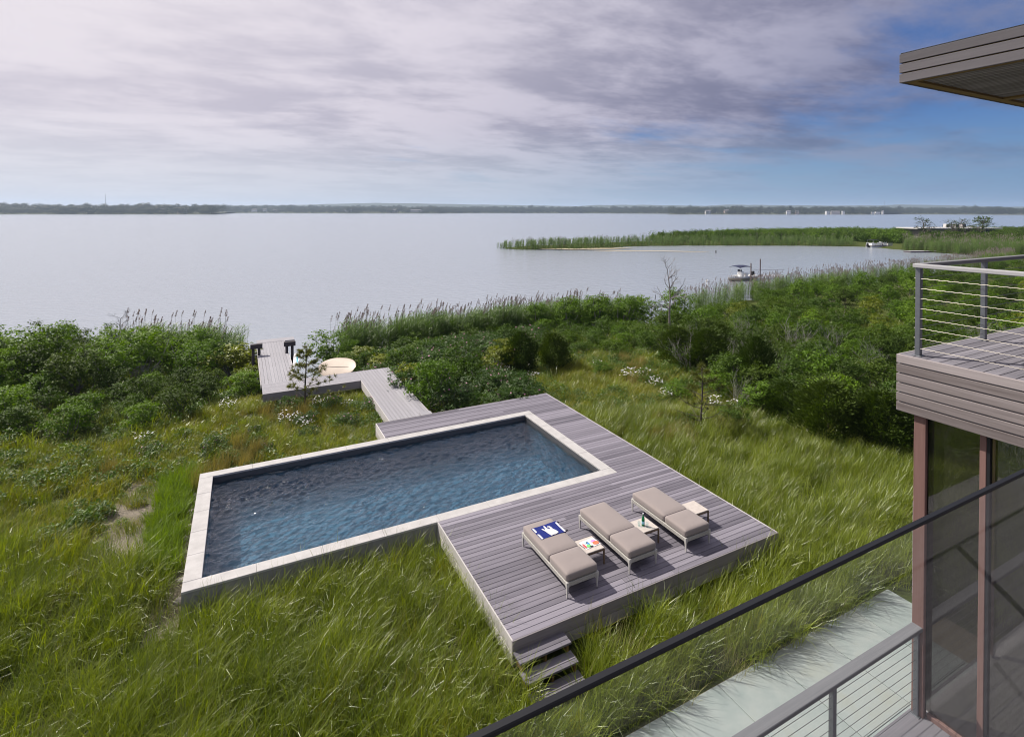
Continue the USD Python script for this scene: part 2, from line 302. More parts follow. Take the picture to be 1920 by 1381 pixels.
M['pool'] = mat('pool_water', {'g': ('geometry', {}), 'n': ('noise_texture', {'scale': 17.0, 'detail': 2, 'roughness': 0.5, 'distortion': 0.3}), 'b': ('bump', {'strength': 0.75, 'distance': 0.025}),
      'f': ('fresnel', {'IOR': 1.5}), 't': ('transparent_bsdf', {'color': (0.66, 0.85, 0.95)}), 'rf': ('refraction_bsdf', {'color': (0.66, 0.85, 0.95), 'IOR': 1.33, 'roughness': 0.0}), 'tr': ('mix_closure', {'fac': 0.35}),
      'gl': ('glossy_bsdf', {'color': (1, 1, 1), 'roughness': 0.03}), 'mx': ('mix_closure', {})},
      [('g.position', 'n.vector'), ('n.fac', 'b.height'), ('b.normal', 'f.normal'), ('b.normal', 'gl.normal'), ('b.normal', 'rf.normal'), ('f.fac', 'mx.fac'), ('t.BSDF', 'tr.closure1'), ('rf.BSDF', 'tr.closure2'), ('tr.closure', 'mx.closure1'), ('gl.BSDF', 'mx.closure2')], surface='mx.closure')
M['bark'] = plain('grey_bark', (0.17, 0.15, 0.135), 0.9, var=0.25, scale=15)
M['palebark'] = plain('pale_bark', (0.34, 0.31, 0.27), 0.9, var=0.2, scale=15)
M['darkbark'] = plain('dark_bark', (0.075, 0.062, 0.052), 0.9, var=0.25, scale=15)
M['grass'] = leafmat('tall_grass_blades', (0.080, 0.120, 0.007), (0.370, 0.430, 0.035), (0.60, 0.58, 0.22), rough=0.33, trans=0.42, spec=0.6)
M['drygrass'] = leafmat('dry_straw_blades', (0.20, 0.19, 0.06), (0.34, 0.31, 0.13), (0.42, 0.39, 0.20), rough=0.6, trans=0.25)
M['brightgrass'] = leafmat('bright_grass_blades', (0.12, 0.20, 0.014), (0.225, 0.30, 0.028), (0.32, 0.34, 0.06), trans=0.4)
M['meadow'] = leafmat('meadow_blades', (0.12, 0.145, 0.008), (0.38, 0.345, 0.020), (0.54, 0.37, 0.07), trans=0.4)
M['russet'] = leafmat('russet_grass', (0.20, 0.165, 0.040), (0.36, 0.30, 0.08), (0.48, 0.41, 0.17), trans=0.3)
M['forb'] = leafmat('meadow_plant_leaves', (0.055, 0.110, 0.012), (0.13, 0.21, 0.024), (0.20, 0.28, 0.05))
M['green'] = leafmat('bright_shrub_leaves', (0.080, 0.155, 0.008), (0.175, 0.285, 0.018), (0.27, 0.36, 0.04), spec=0.25, rough=0.55)
M['mid'] = leafmat('mid_green_leaves', (0.050, 0.098, 0.008), (0.120, 0.19, 0.016), (0.20, 0.26, 0.035), spec=0.25, rough=0.55)
M['rose'] = leafmat('rose_leaves', (0.045, 0.090, 0.016), (0.095, 0.165, 0.030), (0.18, 0.25, 0.075), spec=0.35)
M['lime'] = leafmat('yellow_green_leaves', (0.13, 0.17, 0.008), (0.27, 0.29, 0.014), (0.36, 0.33, 0.03))
M['dark'] = leafmat('dark_shrub_leaves', (0.036, 0.068, 0.006), (0.100, 0.150, 0.013), (0.18, 0.22, 0.028), trans=0.3, spec=0.2, rough=0.6)
M['juniper'] = leafmat('juniper_sprays', (0.035, 0.062, 0.006), (0.080, 0.115, 0.012), (0.13, 0.16, 0.022), trans=0.25, spec=0.2, rough=0.6)
M['pine'] = leafmat('pine_needles', (0.085, 0.100, 0.015), (0.165, 0.165, 0.030), (0.24, 0.19, 0.05), trans=0.3)
M['twig'] = plain('grey_twigs', (0.27, 0.25, 0.245), 0.9, var=0.2, scale=9)
M['reed'] = leafmat('reed_leaves', (0.070, 0.130, 0.018), (0.155, 0.24, 0.038), (0.26, 0.31, 0.09), trans=0.35)
M['plume'] = leafmat('reed_plumes', (0.24, 0.19, 0.18), (0.42, 0.36, 0.345), (0.55, 0.49, 0.48), trans=0.3)
M['straw'] = leafmat('dry_reed_stalks', (0.12, 0.13, 0.06), (0.22, 0.21, 0.13), (0.30, 0.27, 0.19), trans=0.2)
M['petal'] = plain('white_petals', (0.80, 0.80, 0.76), 0.7, var=0.03)
M['pink'] = plain('pink_petals', (0.55, 0.20, 0.38), 0.7, var=0.1)
M['fartree'] = leafmat('far_woodland', (0.022, 0.036, 0.014), (0.050, 0.070, 0.026), (0.075, 0.095, 0.035), trans=0.15)
M['hill'] = plain('wooded_hills', (0.032, 0.046, 0.026), 0.95, var=0.35, scale=0.012)
M['farland'] = plain('far_shore_land', (0.060, 0.070, 0.030), 0.95, var=0.3, scale=0.02)
M['farwhite'] = plain('white_house_paint', (0.46, 0.455, 0.45), 0.7, var=0.03)
M['fargrey'] = plain('grey_shingle', (0.30, 0.28, 0.28), 0.85, var=0.1, scale=2)
M['fartan'] = plain('tan_house_wall', (0.50, 0.40, 0.33), 0.85, var=0.05)
M['farroof'] = plain('grey_roof', (0.16, 0.15, 0.16), 0.85, var=0.1)
M['window'] = plain('dark_window', (0.03, 0.035, 0.045), 0.15)
M['gel'] = plain('white_boat_hull', (0.78, 0.78, 0.76), 0.25, var=0.02)
M['canvas'] = plain('navy_canvas', (0.012, 0.018, 0.055), 0.85)
M['tanhull'] = plain('tan_hull', (0.40, 0.34, 0.26), 0.4)
M['alum'] = plain('boat_aluminium', (0.55, 0.56, 0.58), 0.35, 0.8)
M['cream'] = plain('cream_board', (0.50, 0.41, 0.33), 0.45, var=0.04, scale=3)
M['stripe'] = plain('dark_stringer', (0.10, 0.07, 0.05), 0.6)
M['teal'] = plain('teal_board', (0.10, 0.42, 0.52), 0.4)
M['pile'] = plain('dark_piling', (0.045, 0.038, 0.042), 0.9, var=0.2)
M['rust'] = plain('weathered_pile', (0.12, 0.09, 0.085), 0.9, var=0.2)

# ------------------------------------------------------------------ land and water
WATER = -2.3
def P2(*pts): return [tuple(col(px, d)[:2]) for px, d in pts]
# the near shore (picture column, distance), then round behind the house
shore = P2((-700, 30), (-250, 33), (60, 36), (300, 38.5), (440, 37.5), (480, 35.5), (545, 34.0), (600, 35.5), (640, 38.5), (760, 41.5), (1000, 47.5), (1180, 49.5), (1238, 49.0),
           (1262, 52), (1300, 59), (1400, 67), (1520, 74), (1620, 82), (1720, 93), (1800, 106), (1850, 117))
cove = P2((1880, 121), (1800, 128), (1700, 141), (1640, 152), (1600, 158), (1480, 161), (1320, 161), (1190, 157), (1150, 147), (1060, 142), (960, 142), (922, 149), (940, 157),
          (1060, 172), (1240, 190), (1400, 215), (1560, 235), (1700, 250), (1900, 270), (2300, 300))
land = Polygon(shore + cove + [(420, 0), (300, -160), (-60, -60)]).buffer(0)
house_side = [(420, 0), (300, -160), (-60, -60)]
coast = LineString(shore + cove)
prepare(land)
def terrain(x, y):
    x, y = np.asarray(x, float), np.asarray(y, float)
    ins = contains_xy(land, x, y)
    d = sdist(spoints(x, y), coast)
    t = np.clip(d / 12.0, 0, 1); t = t * t * (3 - 2 * t)
    far = np.clip((np.hypot(x, y) - 55) / 50, 0, 1)            # the spit and the cove shore lie low
    top = -0.66 * (1 - far) + (-1.55) * far
    z = np.where(ins, -2.45 + (top + 2.45) * t, -2.45 - np.clip(d * .25, 0, 1.6))
    p = np.stack([x * .35, y * .35, 0 * x], -1)
    z = z + np.where(ins, (meshkit.noise(p, 3) - .5) * .22 * np.clip((np.hypot(x - 4, y - 13) - 10) / 8, 0.15, 1) * np.clip(d / 4, 0, 1), 0)
    return z
def ground(px, py, z0=-0.7):
    z = z0
    for _ in range(12):
        p = at(px, py, z); z = .5 * z + .5 * float(terrain(p[0], p[1]))
    p = at(px, py, z); return np.array([p[0], p[1], float(terrain(p[0], p[1]))])
# near terrain: a fan of rows that widen with distance, seen as one sheet
dep = np.concatenate([[-8, -2], np.arange(2, 50, .75), np.geomspace(50, 330, 70)])
lat = np.linspace(-1.35, 1.35, 150)
DD, LL = np.meshgrid(dep, lat, indexing='ij')
w = np.maximum(DD, 6)
F2, R2 = np.array([math.sin(TH), math.cos(TH)]), np.array([math.cos(TH), -math.sin(TH)])
GX = F2[0] * DD + R2[0] * LL * (w + 4); GY = F2[1] * DD + R2[1] * LL * (w + 4)
GZ = terrain(GX.ravel(), GY.ravel()).reshape(GX.shape)
inpool = (GX > -1.0) & (GX < 9.6) & (GY > 13.4) & (GY < 19.0)
GZ = np.where(inpool, -2.2, GZ)
nr, nc = GX.shape
q = (np.arange(nr - 1)[:, None] * nc + np.arange(nc - 1)[None]).ravel()
gf = np.stack([q, q + 1, q + nc + 1, q + nc], 1)
struct('ground', (np.stack([GX, GY, GZ], -1).reshape(-1, 3), gf[:, ::-1]), M['ground'], smooth=True, label='sandy meadow ground falling to the shore')
def disc(r, z, n=96):
    t = np.arange(n) / n * 2 * np.pi
    v = np.vstack([[0, 0, z], np.c_[r * np.cos(t), r * np.sin(t), np.full(n, z)]])
    return v, [[0, 1 + k, 1 + (k + 1) % n] for k in range(n)]
struct('bay_water', disc(8000, WATER), M['bay'], label='calm pale bay water reflecting the cloudy sky')
struct('bay_bottom', disc(8100, WATER - 3.0), M['ground'])
# gravel track left of the pool and sand on the spit
def sheet(poly, lift, step=0.35):
    poly = Polygon(poly).buffer(0)
    x0, y0, x1, y1 = poly.bounds
    m = trimesh.creation.triangulate_polygon(poly.segmentize(step), engine='earcut')
    v, f = np.array(m[0]), np.array(m[1])
    f = trimesh.Trimesh(np.c_[v, 0 * v[:, 0]], f, process=False)
    for _ in range(2): f = f.subdivide()
    v = f.vertices.copy(); v[:, 2] = terrain(v[:, 0], v[:, 1]) + lift
    return v, f.faces
trk = [(262, 890), (300, 905), (285, 985), (262, 1080), (240, 1160), (186, 1180), (120, 1160), (150, 1040), (205, 960)]
struct('gravel_path', sheet([tuple(ground(*p)[:2]) for p in trk], 0.02), M['gravel'], label='bare sandy gravel strip left of the pool')
trk2 = [(372, 905), (376, 905), (344, 1150), (310, 1160)]
struct('gravel_path', sheet([(-1.16, 19.2), (-1.16, 13.0), (-1.75, 12.9), (-1.6, 16), (-1.45, 19.2)], 0.024), M['gravel'], label='gravel edge against the left pool wall')
sb = P2((1010, 145), (1075, 143.2), (1150, 146), (1190, 150), (1150, 149.5), (1080, 148), (1012, 148))
struct('sand_beach', (lambda v, f: (np.c_[v[:, :2], np.full(len(v), WATER + .16)], f))(*sheet(sb, 0)), M['sand'], label='narrow pale sand beach at the tip of the spit')
bar = P2((1090, 143), (1150, 139.5), (1240, 138.8), (1320, 137.2), (1334, 137.6), (1250, 140.5), (1150, 141.5))
struct('sand_bar', (lambda v, f: (np.c_[v[:, :2], np.full(len(v), WATER + .05)], f))(*sheet(bar, 0)), M['sand'], label='thin sand bar awash off the spit')

# far shore: low land, wooded hills behind
def ribbon(front, back, zf, zb):
    """land rising from a front line to a back line"""
    n = 60
    a = LineString(front); b = LineString(back)
    A = np.array([a.interpolate(k / (n - 1), True).coords[0] for k in range(n)]); B = np.array([b.interpolate(k / (n - 1), True).coords[0] for k in range(n)])
    V = [np.c_[A, np.full(n, WATER - 1.5)]]
    for t in (0.02, .15, .35, .6, .8, 1.0):
        xy = A * (1 - t) + B * t
        z = WATER + .6 + (zb) * (t ** .8) * np.sin(np.linspace(.12, math.pi - .12, n)) ** .4 * 1.0 + (meshkit.fbm(np.c_[xy / 260, np.zeros(n)], 4, 5) - .5) * zf * t
        V.append(np.c_[xy, z])
    xy = B + (B - A) / np.linalg.norm(B - A, axis=1, keepdims=True) * 400
    V.append(np.c_[xy, np.full(n, WATER - 2)])
    V = np.array(V); k = len(V)
    i = (np.arange(k - 1)[:, None] * n + np.arange(n - 1)[None]).ravel()
    return V.reshape(-1, 3), np.stack([i, i + 1, i + n + 1, i + n], 1)[:, ::-1]
H1 = P2((-500, 1250), (-100, 1380), (100, 1480), (260, 1520), (396, 1560)), P2((-500, 1700), (-100, 1800), (100, 1850), (260, 1900), (430, 2000))
H2 = P2((360, 2300), (480, 2500), (700, 2350), (830, 2450), (900, 2900), (1100, 2900), (1275, 2350)), P2((360, 3000), (480, 3100), (700, 3100), (830, 3200), (1100, 3400), (1275, 3200))
H3 = P2((1255, 2000), (1440, 1960), (1640, 2050), (1675, 2350), (1760, 2300), (1880, 2000), (2200, 1800)), P2((1255, 2700), (1440, 2700), (1640, 2800), (1760, 3000), (1880, 2700), (2200, 2500))
for (a, b), zf, zb in ((H1, 8, 12), (H2, 14, 18), (H3, 10, 14)):
    struct('far_shore', ribbon(a, b, zf, zb), M['farland'], smooth=True)
def ridge(pts, base):
    """a wooded hill line: bearing column, distance, crest height"""
    xs = np.linspace(pts[0][0], pts[-1][0], 240)
    dd = np.interp(xs, [p[0] for p in pts], [p[1] for p in pts]); hh = np.interp(xs, [p[0] for p in pts], [p[2] for p in pts])
    rows = []
    for t, hk in ((0, 0), (.3, .45), (.65, .85), (1, 1), (1.25, .6), (1.4, 0)):
        P = np.array([col(x, d + 900 * (t - 1)) for x, d in zip(xs, dd)])
        nz = (meshkit.fbm(np.c_[P[:, :2] / 90, np.zeros(len(P))], 4, 8) - .5) * 9 * hk
        P[:, 2] = WATER - 1 + (hh + 1) * hk + nz
        rows.append(P)
    n = len(xs); V = np.array(rows).reshape(-1, 3)
    i = (np.arange(len(rows) - 1)[:, None] * n + np.arange(n - 1)[None]).ravel()
    return V, np.stack([i, i + 1, i + n + 1, i + n], 1)[:, ::-1]
struct('hills', ridge([(-700, 5200, 52), (300, 5200, 50), (560, 5200, 66), (640, 5200, 78), (700, 5200, 86), (800, 5200, 80), (900, 5400, 74), (1000, 5400, 68), (1080, 5400, 60), (1120, 5400, 72), (1200, 5400, 74),
                       (1320, 5400, 66), (1370, 5400, 78), (1440, 5400, 74), (1560, 5400, 70), (1630, 5400, 72), (1690, 5400, 80), (1760, 5400, 76), (1870, 5400, 62), (2500, 5400, 60)], 0), M['hill'], smooth=True, label='low blue wooded hills across the bay')

# ------------------------------------------------------------------ pool
XL, XR, YF, YB = -1.12, 9.68, 13.30, 19.08          # outside of the coping
IX0, IX1, IY0, IY1 = -0.78, 9.34, 13.64, 18.74
pool = thing('swimming_pool', 'rectangular swimming pool with pale concrete coping and rippled dark blue water', 'pool')
pw = MB()
for a in ((XL + .003, XR - .003, YF + .003, IY0 - .003), (XL + .003, XR - .003, IY1 + .003, YB - .003), (XL + .003, IX0 - .003, IY0 - .003, IY1 + .003), (IX1 + .003, XR - .003, IY0 - .003, IY1 + .003)):
    pw.box(*a, -1.6, -0.052)
part(pool, 'wall', pw.get(), M['wall_concrete'])
lin = MB()
z0 = -1.22
lin.box(IX0 - .002, IX1 + .002, IY0 - .002, IY1 + .002, z0 - .1, z0)
part(pool, 'basin_floor', lin.get(), M['plaster'])
ln = MB()
for x in (IX0 - .001, IX1 + .001):
    s_ = 1 if x < 0 else -1
    ln.box(*sorted((x, x - s_ * .001)), IY0, IY1, -.30, -.055)
for y in (IY0 - .001, IY1 + .001):
    s_ = 1 if y < 15 else -1
    ln.box(IX0, IX1, *sorted((y, y - s_ * .001)), -.30, -.055)
part(pool, 'waterline_band', ln.get(), M['liner'])
bw = MB()
bw.box(IX0 - .002, IX0 - .0005, IY0, IY1, z0, -.301); bw.box(IX1 + .0005, IX1 + .002, IY0, IY1, z0, -.301); bw.box(IX0, IX1, IY0 - .002, IY0 - .0005, z0, -.301); bw.box(IX0, IX1, IY1 + .0005, IY1 + .002, z0, -.301)
part(pool, 'basin_wall', bw.get(), M['plaster'])
# coping slabs, mitred as butt joints
def slabs(x0, x1, y0, y1, n, along):
    e = np.linspace(0, 1, n + 1)
    for k in range(n):
        g = .004
        if along == 'x': part(pool, 'coping_slab', cbox(x0 + (x1 - x0) * e[k] + g * (k > 0), x0 + (x1 - x0) * e[k + 1], y0, y1, -.05, RNG.uniform(-.001, .002), .006), M['concrete'])
        else: part(pool, 'coping_slab', cbox(x0, x1, y0 + (y1 - y0) * e[k] + g, y0 + (y1 - y0) * e[k + 1] - g * (k == n - 1), -.05, RNG.uniform(-.001, .002), .006), M['concrete'])
slabs(XL, XR, YF, IY0, 8, 'x'); slabs(XL, XR, IY1, YB, 8, 'x'); slabs(XL, IX0, IY0, IY1, 5, 'y'); slabs(IX1, XR, IY0, IY1, 4, 'y')
wx = np.arange(IX0, IX1 + .001, .028); wy = np.arange(IY0, IY1 + .001, .028)
WX, WY = np.meshgrid(wx, wy, indexing='ij')
p = np.stack([WX * 5.4 + WY * 1.5, WY * 7.6 - WX * 1.0, 0 * WX], -1)
jet = np.exp(-(((WX - .9) / 1.3) ** 2 + ((WY - 17.6) / .5) ** 2)) + .7 * np.exp(-(((WX - 8.6) / .5) ** 2 + ((WY - 14.6) / .25) ** 2)) + .5 * np.exp(-(((WX - 2.6) / 1.2) ** 2 + ((WY - 18.3) / .3) ** 2))
WZ = -.20 + (meshkit.fbm(p, 4, 21) - .5) * .095 * (1 + 0.5 * jet) + (meshkit.noise(p * 2.0, 5) - .5) * .075 * jet
i = (np.arange(len(wx) - 1)[:, None] * len(wy) + np.arange(len(wy) - 1)[None]).ravel()
part(pool, 'water', (np.stack([WX, WY, WZ], -1).reshape(-1, 3), np.stack([i, i + len(wy), i + len(wy) + 1, i + 1], 1)), M['pool'], smooth=True)

# ------------------------------------------------------------------ pool deck
deck = thing('pool_deck', 'weathered grey timber pool deck wrapping two sides of the pool', 'deck')
PITCH_B, GAP = 0.146, 0.011
def plank_rows(x0, x1, y0, y1, pieces):
    n = int(round((y1 - y0) / PITCH_B)); pw_ = (y1 - y0) / n
    for k in range(n):
        a, b = y0 + k * pw_ + GAP / 2, y0 + (k + 1) * pw_ - GAP / 2
        cuts = [x0] + sorted(x0 + (x1 - x0) * (j + RNG.uniform(.25, .75)) / (pieces - 1) if pieces > 2 else x0 + (x1 - x0) * RNG.uniform(.25, .75) for j in range(pieces - 1)) + [x1]
        for c0, c1 in zip(cuts[:-1], cuts[1:]):
            part(deck, 'plank', cbox(c0 + .002, c1 - .002, a, b, -.034, RNG.uniform(-.002, .002), .003), M['deck'])
plank_rows(4.23, 11.22, 8.95, 13.295, 2)
plank_rows(9.685, 11.22, 13.295, 19.085, 1)
plank_rows(4.23, 11.22, 19.085, 20.55, 2)
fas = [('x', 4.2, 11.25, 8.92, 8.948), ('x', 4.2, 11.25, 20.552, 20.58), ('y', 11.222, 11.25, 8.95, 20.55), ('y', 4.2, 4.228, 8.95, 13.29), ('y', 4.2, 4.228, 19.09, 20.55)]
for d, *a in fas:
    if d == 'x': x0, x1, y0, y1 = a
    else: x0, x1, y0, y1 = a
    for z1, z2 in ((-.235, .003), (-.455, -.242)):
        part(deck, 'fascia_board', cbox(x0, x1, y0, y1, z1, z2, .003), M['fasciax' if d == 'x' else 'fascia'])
under = MB()
for x in np.arange(4.5, 11.2, .62): under.box(x, x + .05, 9.0, 13.2, -.25, -.04)
for y in (9.4, 11.1, 12.8):
    for x in (4.6, 6.8, 9.0, 11.0): under.box(x, x + .1, y, y + .1, -.9, -.25)
for y in np.arange(13.5, 20.4, .6): under.box(9.75, 11.15, y, y + .05, -.25, -.04)
for x in np.arange(4.5, 9.7, .62): under.box(x, x + .05, 19.15, 20.5, -.25, -.04)
for x, y in ((4.6, 20.3), (7, 20.3), (9.5, 20.3), (11, 20.3), (11, 15.0), (11, 17.5)): under.box(x, x + .1, y, y + .1, -1.2, -.25)
part(deck, 'framing', under.get(), M['fasciax'])

steps = thing('deck_steps', 'open timber steps going down from the near corner of the pool deck', 'steps', (4.2, 8.9, 0))
for k in range(4):
    z = -.17 * (k + 1); y1 = -.005 - .26 * k
    part(steps, 'tread', cbox(0, 1.04, y1 - .19, y1, z - .038, z, .004), M['stepwood'])
    part(steps, 'tread', cbox(0, 1.04, y1 - .295, y1 - .199, z - .038, z, .004), M['stepwood'])
for x in (.05, .5, .95):
    m = MB()
    for k in range(4): m.box(x, x + .04, -.28 - .26 * k, -.0 - .26 * k, -.17 * (k + 1) - .2, -.17 * (k + 1) - .04)
    part(steps, 'stringer', m.get(), M['brown'])

# ------------------------------------------------------------------ walkway and dock
walk = thing('boardwalk', 'grey angled boardwalk leading from the pool deck to the dock', 'walkway')
ZW = -.06
for k in range(11):
    a = 4.75 + k * 1.55 / 11
    part(walk, 'board', cbox(a + .004, a + .133, 20.6, 27.9, ZW - .03, ZW, .003), M['walk'])
for k in range(9):
    a = 26.35 + k * 1.55 / 9
    part(walk, 'board', cbox(.72, 4.742, a + .004, a + .166, ZW - .03, ZW, .003), M['walk'])
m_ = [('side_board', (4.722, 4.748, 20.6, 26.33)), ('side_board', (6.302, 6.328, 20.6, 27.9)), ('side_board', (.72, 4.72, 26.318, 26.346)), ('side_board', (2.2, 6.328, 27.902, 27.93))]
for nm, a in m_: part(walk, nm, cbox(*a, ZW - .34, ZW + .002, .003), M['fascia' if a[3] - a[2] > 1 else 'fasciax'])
for x, y in ((4.8, 21.5), (6.15, 21.5), (4.8, 24), (6.15, 24), (4.8, 26.5), (6.15, 27.8), (3, 26.5), (3, 27.8), (.9, 26.5)):
    part(walk, 'post', bx(x, x + .12, y, y + .12, -2.6, ZW - .04), M['fasciax'])
part(walk, 'step', cbox(5.9, 6.33, 20.6, 20.95, ZW + .006, ZW + .05, .004), M['walk'])
dock = thing('dock', 'grey board dock running out into the bay', 'dock')
ZD = -.10
for k in range(10):
    a = .72 + k * 1.46 / 10
    part(dock, 'board', cbox(a + .004, a + .140, 27.91, 36.8, ZD - .03, ZD, .003), M['walk'])
part(dock, 'end_platform', cbox(.72, 2.75, 36.81, 37.7, ZD - .05, ZD + .01, .005), M['walk'])
for x in (.69, 2.185): part(dock, 'side_board', cbox(x, x + .026, 27.94, 36.8, ZD - .22, ZD - .002, .003), M['fascia'])
for y in (31, 34.5):
    for x in (.75, 2.0): part(dock, 'piling', bx(x, x + .14, y, y + .14, -4.2, ZD - .035), M['pile'])
for nm, x0, lab in (('dock_piling', at(533, 645, .4), 'dark piling pair with a crossbeam at the right dock edge'), ('dock_piling', at(470, 650, .4), 'dark piling pair with a crossbeam left of the dock, half hidden by leaves')):
    t = thing(nm, lab, 'pilings', (x0[0], x0[1], 0))
    for dx in (.12, .40): part(t, 'post', MB().tube([[dx, 0, -4.0], [dx, 0, .28]], .075, 10).get(), M['pile'], smooth=40)
    part(t, 'crossbeam', cbox(-.02, .56, -.14, .14, .28, .52, .02), M['pile'])

# boards by the walkway
def surfboard(L, W, T, tail=.55):
    xs = np.linspace(-1, 1, 25); rows = []
    for x in xs:
        hw = W / 2 * (1 - abs(x) ** 2.6) ** .62 if abs(x) < 1 else 0.004
        hw = max(hw, .006); th = max(T * (1 - abs(x) ** 3), .012); rk = .10 * abs(x) ** 3
        t = np.arange(14) / 14 * 2 * np.pi
        rows.append(np.c_[np.full(14, x * L / 2), hw * np.cos(t), th / 2 * np.sin(t) + rk])
    V = np.array(rows); n = 14
    f = [[a * n + k, a * n + (k + 1) % n, (a + 1) * n + (k + 1) % n, (a + 1) * n + k] for a in range(len(xs) - 1) for k in range(n)]
    V = V.reshape(-1, 3); f += [[0, k, k + 1, k + 1] for k in range(1, n - 1)] + [[len(V) - n, len(V) - n + k + 1, len(V) - n + k, len(V) - n + k] for k in range(1, n - 1)]
    return V, f
b1 = thing('paddleboard', 'wide cream paddleboard lying behind the boardwalk with a dark centre line', 'paddleboard', at(633, 689, -.25), math.radians(-34), rx=math.radians(36))
part(b1, 'deck', surfboard(1.95, 1.25, .12), M['cream'], smooth=40)
part(b1, 'stringer', MB().box(-.86, .86, -.012, .012, .058, .068).get(), M['stripe'])
b2 = thing('surfboard', 'white and teal board propped against the right edge of the dock', 'surfboard', (2.36, 30.7, .10), math.radians(86), rx=math.radians(-58))
part(b2, 'deck', surfboard(2.7, .55, .08), M['white'], smooth=40)
part(b2, 'stripe', MB().box(-1.1, 1.1, -.20, -.09, .038, .046).get(), M['teal'])

# ------------------------------------------------------------------ loungers, tables, things on them
def lounger_meshes():
    out = []
    W_, L_ = .76, 2.0
    fr = MB()
    for x in (-W_ / 2, W_ / 2 - .035): fr.tm(cbox(x, x + .035, -L_ / 2 + .04, L_ / 2 - .04, .225, .315, .008))
    for y in (-L_ / 2, L_ / 2 - .035): fr.tm(cbox(-W_ / 2 + .04, W_ / 2 - .04, y, y + .035, .225, .315, .008))
    fr.tm(cbox(-W_ / 2 + .036, W_ / 2 - .036, -L_ / 2 + .036, L_ / 2 - .036, .29, .308, .004))
    out.append(('frame', fr.get(), 'weave', False))
    for sx in (-1, 1):
        for sy in (-1, 1):
            x, y = sx * (W_ / 2 - .022), sy * (L_ / 2 - .022)
            a = MB()
            H = [(.0, .011), (.10, .014), (.18, .019), (.225, .026), (.26, .031), (.317, .031)]
            prev = []
            for z, r in H:
                ox, oy = x - sx * max(0, (r - .02)) * .4, y - sy * max(0, r - .02) * .4
                prev.append([[ox - r, oy - r, z], [ox + r, oy - r, z], [ox + r, oy + r, z], [ox - r, oy + r, z]])
            V = np.array(prev).reshape(-1, 3); f = [[4 * q_ + k, 4 * q_ + (k + 1) % 4, 4 * q_ + 4 + (k + 1) % 4, 4 * q_ + 4 + k] for q_ in range(len(H) - 1) for k in range(4)]
            f += [[4 * len(H) - 4, 4 * len(H) - 3, 4 * len(H) - 2, 4 * len(H) - 1], [0, 3, 2, 1]]
            # curved bracket that swells from the leg into the frame
            a.add(V, f)
            for dx, dy in ((-sx, 0), (0, -sy)):
                a.tube([[x, y, .15], [x + dx * .015, y + dy * .015, .19], [x + dx * .05, y + dy * .05, .226], [x + dx * .11, y + dy * .11, .24]], [.012, .015, .014, .008], 6)
            out.append(('leg', a.get(), 'legwhite', 35))
    back = rbox(.75, 1.245, .165, .05, puff=.022, seed=1).apply_translation([0, 1.0 - .01 - .62, .312])
    foot = rbox(.75, .735, .165, .05, puff=.022, seed=2).apply_translation([0, -1.0 + .01 + .367, .312])
    for nm_, w_, l_, yc in (('back_piping', .75, 1.245, 1.0 - .01 - .62), ('foot_piping', .75, .735, -1.0 + .01 + .367)):
        t_ = np.linspace(0, 2 * np.pi, 61); e_ = 2 / 7
        out.append((nm_, MB().tube(np.c_[(w_ / 2 - .012) * np.sign(np.cos(t_)) * np.abs(np.cos(t_)) ** e_, yc + (l_ / 2 - .012) * np.sign(np.sin(t_)) * np.abs(np.sin(t_)) ** e_, np.full(61, .312 + .135)], .0055, 5, cap=False).get(), 'piping', True))
    out.append(('back_cushion', back, 'cushion', True)); out.append(('foot_cushion', foot, 'cushion', True))
    return out
LM = lounger_meshes()
spots = [(5.99, 'taupe sun lounger with the navy towel on it, nearest the pool'), (7.53, 'middle taupe sun lounger between the magazine table and the bottle table'), (9.12, 'taupe sun lounger nearest the deck edge, beside the empty table')]
lg0 = None
for x, lab in spots:
    rz = RNG.uniform(-.012, .012)
    if lg0 is None:
        lg0 = thing('sun_lounger', lab, 'sun lounger', (x, 10.4, .0), rz)
        for nm, me, mm, sm in LM: part(lg0, nm, me, M[mm], smooth=sm)
    else: dup(lg0, 'sun_lounger', lab, 'sun lounger', (x, 10.4, .0), rz)
tb0 = None
for x, y, lab in ((6.67, 10.21, 'low square table holding the open magazine'), (8.22, 10.24, 'low square table holding the green bottle and glasses'), (9.80, 10.25, 'empty low square table at the right of the loungers')):
    if tb0 is None:
        tb0 = thing('side_table', lab, 'side table', (x, y, 0))
        part(tb0, 'table_top', cbox(-.232, .232, -.255, .255, .338, .36, .005), M['tabletop'])
        for sx in (-1, 1):
            for sy in (-1, 1):
                part(tb0, 'leg', cbox(sx * .225 - .016, sx * .225 + .016, sy * .248 - .016, sy * .248 + .016, 0, .337, .003), M['tablewood'])
        for a in ((-.208, .208, -.262, -.238), (-.208, .208, .238, .262)): part(tb0, 'apron', cbox(*a, .30, .336, .003), M['tablewood'])
        for a in ((-.238, -.214, -.23, .23), (.214, .238, -.23, .23)): part(tb0, 'apron', cbox(*a, .30, .336, .003), M['tablewood'])
    else: dup(tb0, 'side_table', lab, 'side table', (x, y, 0))

